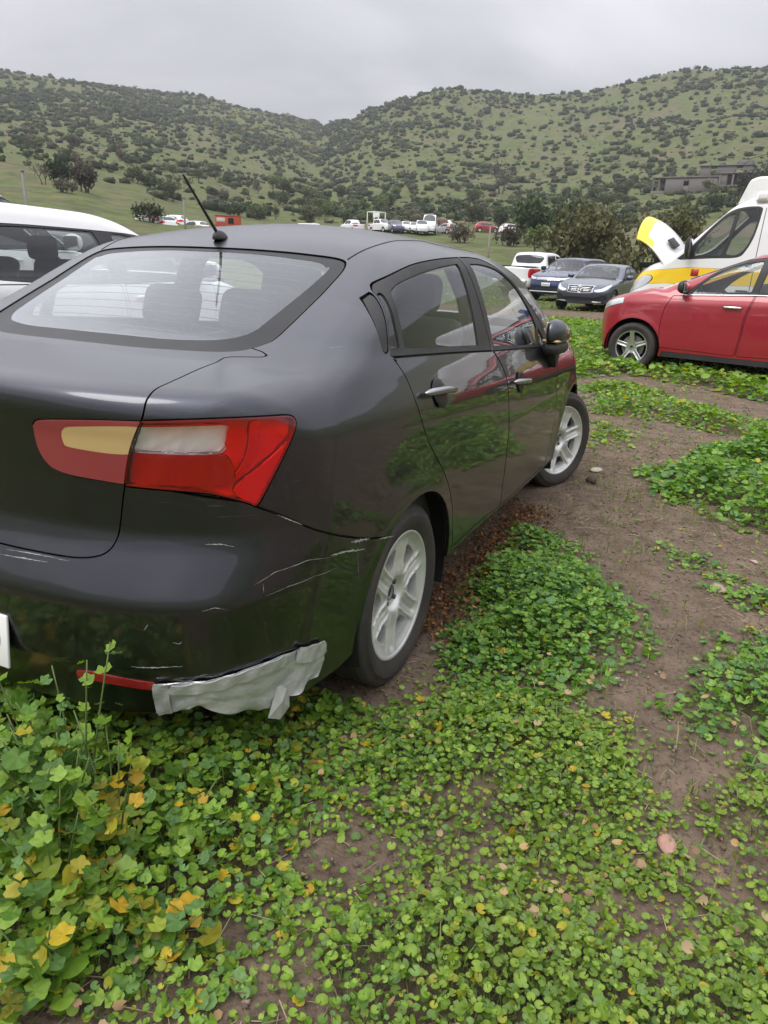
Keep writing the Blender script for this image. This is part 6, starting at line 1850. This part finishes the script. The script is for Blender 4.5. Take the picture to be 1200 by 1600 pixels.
stone('pinkish slab half buried between the green mound and the right-hand weeds', 1.83, 1.33, (.05, .035, .012), (.36, .25, .21), 6)
stone('pale chip of stone by the bare earth at the right', 1.98, 1.75, (.022, .014, .010), (.45, .36, .30), 8)
stone('whitish stone lying beside the front tyre', 1.0, 3.02, (.05, .03, .018), (.48, .42, .36), 9)
stone('reddish stone under the loose straw behind the mound', 1.33, -.02, (.024, .016, .012), (.34, .22, .19), 10)
# ------------------------------------------------------------------ shrubs and trees on the hills
def blob_tpl(nl, seed, leaf=.20, flat=.8, lumps=4):
    """rounded shrub of radius about 1: lumpy core covered with leaf-clump faces"""
    r = np.random.default_rng(seed)
    bm = bmesh.new(); bmesh.ops.create_icosphere(bm, subdivisions=1, radius=.86)
    V0 = np.array([v.co[:] for v in bm.verts]) * (1 + r.normal(0, .12, (len(bm.verts), 1))); V0[:, 2] = V0[:, 2] * flat * .75 + .42
    F0 = [tuple(v.index for v in f.verts) + (f.verts[0].index,) for f in bm.faces]; bm.free()
    F0 = np.array([(a, b, c, c) for a, b, c, _ in F0])
    d = r.normal(0, 1, (nl, 3)); d[:, 2] = np.abs(d[:, 2]) * .9 - .25; d /= np.linalg.norm(d, axis=1, keepdims=True)
    p = d * r.uniform(.82, 1.06, nl)[:, None]; p[:, 2] = np.maximum(p[:, 2] * flat * .75 + .42, .03)
    nrm = d + r.normal(0, .5, (nl, 3)); nrm /= np.linalg.norm(nrm, axis=1, keepdims=True)
    a = np.cross(nrm, [.3, .2, .9]); a /= np.linalg.norm(a, axis=1, keepdims=True); b = np.cross(nrm, a)
    s = leaf * r.uniform(.6, 1.3, nl)
    q = np.stack([p - a * s[:, None], p + b * s[:, None] * .8, p + a * s[:, None], p - b * s[:, None] * .8], 1)
    tri = np.concatenate([F0[:, :3], np.concatenate([np.arange(nl * 4).reshape(-1, 4)[:, [0, 1, 2]], np.arange(nl * 4).reshape(-1, 4)[:, [0, 2, 3]]]) + len(V0)])
    V = np.concatenate([V0, q.reshape(-1, 3)])
    sh = np.concatenate([r.uniform(.75, 1.0, len(V0)), np.repeat(r.uniform(.72, 1.3, nl), 4)])
    return V, tri, sh

def terrain_px(az, d):
    return CAM[0] + d * np.sin(az), CAM[1] + d * np.cos(az)

def scatter_hills():
    tpl = [blob_tpl(10, 100 + i, .34, 1.0) for i in range(7)]
    r = np.random.default_rng(5)
    n = 43000
    az = np.radians(r.uniform(-58, 8, n)); d = np.sqrt(r.uniform(150 ** 2, 760 ** 2, n))
    x, y = terrain_px(az, d)
    dens = .50 + .42 * fbm(x / 70, y / 70, 3, 61) + .30 * fbm(x / 14, y / 14, 2, 63) + .30 * np.clip(1 - 3.2 * np.abs(vnoise(x / 75 + .4, y / 75, 71)), -.4, 1)
    azd = np.degrees(az)
    left = azd < -29
    dens = dens + np.where(left & (d > 420), .10, 0) + np.where((d < 260), -.05, .06) + np.where(np.abs(azd + 29.5) < 2.5, .25, 0)
    dens = dens - np.where(left & (d < 240), .16, 0)
    ridge = np.interp(azd, [t[0] for t in TERR], [t[1][-1] for t in TERR])
    keep = (r.random(n) < np.clip(dens, .03, .95) * .60) & (d < ridge + 18)
    x, y, d, azd = x[keep], y[keep], d[keep], azd[keep]
    n = len(x); z = height(x, y)
    s = (.45 + 1.65 * r.random(n) ** 1.7) * (.8 + .4 * r.random(n)) * np.where(d > 420, 1.15, .92)
    k = r.integers(0, len(tpl), n)
    base = np.array([(.044, .062, .028), (.064, .084, .032), (.072, .078, .042), (.036, .053, .026), (.092, .104, .040), (.086, .074, .048)])
    w = r.random(n)
    ci = np.where(w < .34, 0, np.where(w < .56, 1, np.where(w < .70, 2, np.where(w < .86, 3, np.where(w < .94, 4, 5)))))
    col = base[ci]
    ylw = (np.abs(azd + 34) < 4) & (d > 420) & (r.random(n) < .16)
    col = np.where(ylw[:, None], np.array([.19, .18, .035]), col)
    # the 300 that show largest are things of their own, the rest one mass
    size = s / d
    order = np.argsort(-size)
    ind = order[:300]
    protos = {}
    for i in ind:
        key = (int(k[i]), int(ci[i]))
        if key not in protos:
            V, F, sh = tpl[key[0]]
            me_o = mk('hillside_shrub', V, F, MAT['foliage'], smooth=False); set_col(me_o, base[key[1]] * sh[:, None])
            protos[key] = me_o.data; bpy.data.objects.remove(me_o)
        o = bpy.data.objects.new('hillside_shrub', protos[key]); COL.objects.link(o)
        o.location = (x[i], y[i], z[i] - .15); o.scale = (s[i], s[i], s[i] * .95); o.rotation_euler = (0, 0, r.uniform(0, 6.28))
        lf = azd[i] < -29.5
        tag(o, 'rounded dark green shrub on the lower slope of the left hill' if lf else 'rounded dark green shrub on the lower slope of the right hill', 'shrub', 'shrubs on the left hill' if lf else 'shrubs on the right hill')
    VV, FF, CC, off = [], [], [], 0
    rest = order[300:]
    for t in range(len(tpl)):
        i = rest[k[rest] == t]
        V, F, sh = tpl[t]
        a = r.uniform(0, 6.28, len(i)); ca, sa = np.cos(a), np.sin(a)
        P = np.stack([V[None, :, 0] * ca[:, None] - V[None, :, 1] * sa[:, None], V[None, :, 0] * sa[:, None] + V[None, :, 1] * ca[:, None], np.broadcast_to(V[None, :, 2], (len(i), len(V)))], 2) * s[i][:, None, None] + np.stack([x[i], y[i], z[i] - .2], 1)[:, None]
        VV.append(P.reshape(-1, 3)); FF.append((F[None] + (np.arange(len(i)) * len(V))[:, None, None]).reshape(-1, 3) + off); off += len(i) * len(V)
        CC.append((col[i][:, None, :] * sh[None, :, None]).reshape(-1, 3))
    o = mk('hillside_scrub', np.concatenate(VV), np.concatenate(FF), MAT['foliage'], smooth=False, kind='stuff'); set_col(o, np.concatenate(CC))
    tag(o, 'dark green scrub dotted over both far hillsides', 'scrub')
    print('shrubs', n)
scatter_hills()

def tree_data(seed, h, spread, nl, leaf, stems=1, crown0=.38, wid=.52):
    """trunk with forking limbs and a crown of leaf clumps at the twig ends"""
    r = np.random.default_rng(seed)
    TV, TF, off = [], [], 0
    ends = []
    def limb(p, d, ln, rad, lev):
        nonlocal off
        k = 5
        pts = [p]
        for i in range(k):
            d = d + r.normal(0, .13, 3); d[2] += .05; d /= np.linalg.norm(d)
            pts.append(pts[-1] + d * ln / k)
        V, Q = tube_data(pts, np.linspace(rad, rad * .55, k + 1), 5)
        for q in Q:
            if len(q) == 4: TF.append(tuple(a + off for a in q))
        TV.append(V); off += len(V)
        if lev == 0 or lev == 1: ends.extend(pts[2:])
        if lev > 0:
            for j in range(r.integers(3, 5)):
                a = r.uniform(0, 2 * pi); e = d * .55 + np.array([cos(a) * spread, sin(a) * spread, r.uniform(.1, .5)])
                limb(pts[-1 - r.integers(0, 2)], e / np.linalg.norm(e), ln * r.uniform(.55, .85), rad * .5, lev - 1)
    for s in range(stems):
        a = r.uniform(0, 2 * pi); t = .1 if stems == 1 else .55
        d = np.array([cos(a) * t, sin(a) * t, 1.]); limb(np.array([cos(a), sin(a), 0]) * .06 * stems * .5 + np.array([0, 0, -.1]), d / np.linalg.norm(d), h * crown0, .045 * h ** .5 * .7, 2)
    E = np.array(ends)
    sc_ = h / E[:, 2].max()
    wide = np.percentile(np.hypot(E[:, 0], E[:, 1]), 96) * sc_
    kx = np.array([min(1.6, wid * h / wide)] * 2 + [1.])
    i = r.integers(0, len(E), nl)
    p = E[i] + r.normal(0, leaf * 1.5, (nl, 3))
    nrm = r.normal(0, 1, (nl, 3)); nrm[:, 2] = np.abs(nrm[:, 2]) + .3; nrm /= np.linalg.norm(nrm, axis=1, keepdims=True)
    a = np.cross(nrm, r.normal(0, 1, (nl, 3))); a /= np.linalg.norm(a, axis=1, keepdims=True); b = np.cross(nrm, a)
    s = (leaf * r.uniform(.5, 1.2, nl))[:, None]
    V = np.stack([p - a * s, p + b * s * .7, p + a * s, p - b * s * .7], 1).reshape(-1, 3) * sc_
    sh = np.repeat(r.uniform(.65, 1.3, nl), 4)
    return np.concatenate(TV) * sc_ * kx, TF, V * kx, np.arange(nl * 4).reshape(-1, 4), sh

TREE_P = {}
def tree(key, name, label, az, d, h, col, group=None, cat='tree', barkcol='bark'):
    x, y, z = polar(az, d)
    root = empty(name, (x, y, z), random.uniform(0, 6))
    root.scale = (h, h, h)
    ck = (key, col)
    if ck not in TREE_P:
        seed, sp, nl, leaf, st, c0, wd = TREES[key]
        TV, TF, V, F, sh = tree_data(seed, 1., sp, nl, leaf, st, c0, wd)
        a = mk('trunk', TV, TF, MAT[barkcol]); b = mk('crown', V, F, MAT['foliage'], smooth=False); set_col(b, np.array(col) * sh[:, None])
        TREE_P[ck] = (a.data, b.data); bpy.data.objects.remove(a); bpy.data.objects.remove(b)
    for nm, me in zip(('trunk', 'crown'), TREE_P[ck]):
        o = bpy.data.objects.new(nm, me); COL.objects.link(o); o.parent = root
    return tag(root, label, cat, group)
TREES = {'thorn0': (1, .8, 380, .045, 1, .40, .62), 'thorn1': (2, .9, 340, .045, 1, .36, .7), 'thorn2': (3, .7, 460, .045, 2, .34, .55), 'bare': (4, .8, 170, .028, 2, .36, .5),
         'dense': (6, .9, 1000, .05, 3, .28, .62), 'bush': (7, 1.1, 5200, .022, 9, .30, .95), 'low': (8, 1.2, 900, .05, 5, .3, .8), 'young': (9, .7, 520, .042, 1, .42, .55), 'tall': (12, .9, 3600, .03, 3, .3, .55)}
OLIVE, DARK, BROWN, GREY, FRESH = (.105, .118, .056), (.062, .086, .040), (.125, .104, .070), (.120, .114, .090), (.115, .155, .050)
tree('bush', 'brown_bush', 'large brown-olive bush standing behind the raised ambulance bonnet', -7.9, 42, 4.1, (.115, .112, .052), cat='bush')
tree('bush', 'brown_bush', 'smaller olive bush to the left of the large brown one', -10.2, 50, 2.5, (.105, .105, .046), cat='bush')
tree('young', 'young_tree', 'small green tree on the meadow above the white pickup', -13.8, 66, 2.6, FRESH)
tree('bare', 'sparse_tree', 'thin pale tree on the meadow right of the small green one', -12.4, 62, 2.3, (.10, .11, .06))
tree('dense', 'dense_shrub', 'dark green round shrub left of the small meadow tree', -14.6, 92, 4.0, DARK, cat='bush')
tree('dense', 'dense_shrub', 'dark green round shrub behind the small meadow tree', -11.8, 90, 3.8, DARK, cat='bush')
tree('low', 'low_bush', 'low dark brown bush right of the thin post', -16.1, 84, 2.0, (.055, .050, .028), cat='bush')
tree('low', 'low_bush', 'small brown bush in front of the silver hatchback', -19.4, 88, 2.0, BROWN, cat='bush')
tree('bare', 'bare_tree', 'purplish bare-looking tree on the lower right hill', -17.0, 255, 9.5, (.060, .052, .052))
tree('dense', 'dense_shrub', 'dark green tree alone on the left grassy knoll', -47.9, 118, 2.5, (.022, .048, .020))
tree('bare', 'bare_tree', 'thin bare tree on the knoll left of the dark green one', -48.8, 116, 2.6, GREY)
tree('dense', 'brown_bush', 'greyish brown rounded bush on the left grassy knoll', -46.2, 112, 3.0, (.075, .062, .050), cat='bush')
tree('low', 'low_bush', 'low grey-green bush on the slope under the knoll bush', -47.4, 104, 1.6, GREY, cat='bush')
tree('low', 'low_bush', 'low bush among the weeds at the scrap cluster', -42.3, 82, 1.8, (.05, .065, .03), cat='bush')
r_ = np.random.default_rng(9)
kinds = ['thorn0', 'thorn1', 'thorn2', 'dense', 'low']
cnt = 0
while cnt < 190:
    az = r_.uniform(-54, 3); d = r_.uniform(118, 270)
    lim = np.interp(az, [-54, -45, -38, -33, -20, -10, 3], [165, 165, 150, 138, 136, 122, 118])
    if d < lim or r_.random() < .25 * (d > 230): continue
    k = kinds[r_.integers(0, 5)]
    lf = az < -34
    c = [OLIVE, DARK, (.070, .080, .040), BROWN if lf else OLIVE, FRESH if not lf else GREY, (.070, .092, .042)][r_.integers(0, 6)]
    side_ = 'left' if az < -34 else ('middle' if az < -18 else 'right')
    tree(k, 'thorn_tree', 'olive thorn tree at the foot of the hills, %s part of the view' % side_, az, d, r_.uniform(1.5, 3.0), c, 'thorn trees at the foot of the hills, ' + side_)
    cnt += 1
# tree line on the far shoulder right of the ambulance
for az, d, h in ((.35, 178, 8), (1.3, 165, 9), (2.4, 150, 10), (3.8, 145, 11)):
    tree('tall', 'tall_tree', 'tall dark tree behind the ambulance roof', az, d, h, (.062, .064, .046), 'tall trees behind the ambulance')

# ------------------------------------------------------------------ posts, wire, ruin
mat('post_grey', (.17, .17, .17), .7, noise=(4, .5, (.28, .27, .25)))
mat('post_rust', (.22, .17, .17), .7, noise=(4, .5, (.30, .22, .20)))
def post(label, az, d, h, r0, m, lean=(0, 0)):
    x, y, z = polar(az, d)
    root = empty('post', (x, y, z)); tag(root, label, 'post')
    tube('shaft', [(0, 0, -.2), (lean[0], lean[1], h)], [r0, r0 * .85], MAT[m], root, 8)
    rbox('cap', (lean[0], lean[1], h + .03), (r0 * 2.6, r0 * 2.6, .06), MAT[m], root, .01)
    return root
post('thin grey post left of the sedan aerial', -39.75, 60, 3.3, .07, 'post_grey')
post('thin rusty post above the sedan roof, left of the white pickup', -17.45, 45, 3.1, .06, 'post_rust')
pw = post('thin grey pole at the left edge above the tall white van', -50.0, 50, 4.2, .08, 'post_grey')
tube('stay_wire', [(0, 0, 3.6), (1.6, -1.2, 0)], .015, MAT['post_grey'], pw, 5)

mat('concrete', (.17, .155, .145), .9, noise=(.6, .7, (.16, .145, .135)), bump=(3, .4))
def ruin():
    x, y, z = polar(-3.4, 226)
    b = empty('ruined_building', (x, y, z - .5), radians(-8)); tag(b, 'unfinished grey concrete building on the slope above the ambulance', 'building')
    C, K = MAT['concrete'], MAT['matte_black']
    def box(nm, x0, x1, y0, y1, z0, z1, m, p=None): return rbox(nm, ((x0 + x1) / 2, (y0 + y1) / 2, (z0 + z1) / 2), (x1 - x0, y1 - y0, z1 - z0), m, p or b, .03, 1)
    # left wing: solid wall with two openings, open end bay
    box('wall', -9.4, -4.6, 0, .3, 0, 4.2, C); box('wall', -3.2, 4, 0, .3, 0, 4.2, C); box('wall', -4.6, -3.2, 0, .3, 0, 2.2, C); box('wall', -4.6, -3.2, 0, .3, 3.3, 4.2, C)
    box('slab', -13, 4.2, -.3, 8, 4.2, 4.5, C)
    box('back_wall', -13, 4, 7.6, 8, 0, 4.2, C)
    for q in (-12.8, -11.2): box('column', q, q + .35, 0, .35, 0, 4.2, C)
    box('floor_slab', -13, 13, -.4, 8, -.3, .0, C); box('balcony', -13, -9.4, -.2, .2, 0, 1.0, C)
    # right wing: frame of columns and slabs
    for q in (4.2, 7.4, 10.4, 12.6): box('column', q, q + .4, -.2, .2, -2.5, 4.9, C)
    box('slab', 4.2, 13.2, -.4, 8, 4.9, 5.3, C); box('slab', 4.2, 13.2, -.4, 8, 1.9, 2.2, C)
    box('back_wall', 4.2, 13, 4.0, 4.3, -.2, 4.9, C); box('infill_wall', 4.6, 6.2, .0, .25, 2.2, 4.9, C)
    # upper storey set back
    box('wall', -1.5, 1.2, 3, 3.3, 4.5, 7.2, C); box('wall', 2.6, 7.5, 3, 3.3, 5.3, 7.2, C); box('wall', 9, 11.5, 3, 3.3, 5.3, 7.2, C); box('slab', -1.8, 11.8, 2.6, 9, 7.2, 7.45, C)
    box('roof_block', 7.5, 11, 4, 8, 7.45, 8.6, C)
ruin()

# ------------------------------------------------------------------ damp air between here and the hills
def haze():
    z0, z1 = float(min(-3, 0)) - 12, 230.
    X = 1620.
    V = [(x, y, z) for x in (CAM[0] - X, CAM[0] + X) for y in (CAM[1] - X, CAM[1] + X) for z in (z0, z1)]
    F = [(0, 1, 3, 2), (4, 6, 7, 5), (0, 4, 5, 1), (2, 3, 7, 6), (0, 2, 6, 4), (1, 5, 7, 3)]
    m = bpy.data.materials.new('haze'); m.use_nodes = True
    t = m.node_tree; t.nodes.clear()
    o = t.nodes.new('ShaderNodeOutputMaterial'); v = t.nodes.new('ShaderNodeVolumePrincipled')
    v.inputs['Color'].default_value = (.86, .88, .92, 1); v.inputs['Density'].default_value = .00036; v.inputs['Anisotropy'].default_value = .2
    t.links.new(v.outputs[0], o.inputs['Volume'])
    ob = mk('haze', V, F, m, smooth=False, kind='stuff')
    tag(ob, 'thin damp haze softening the far hills', 'haze')
haze()
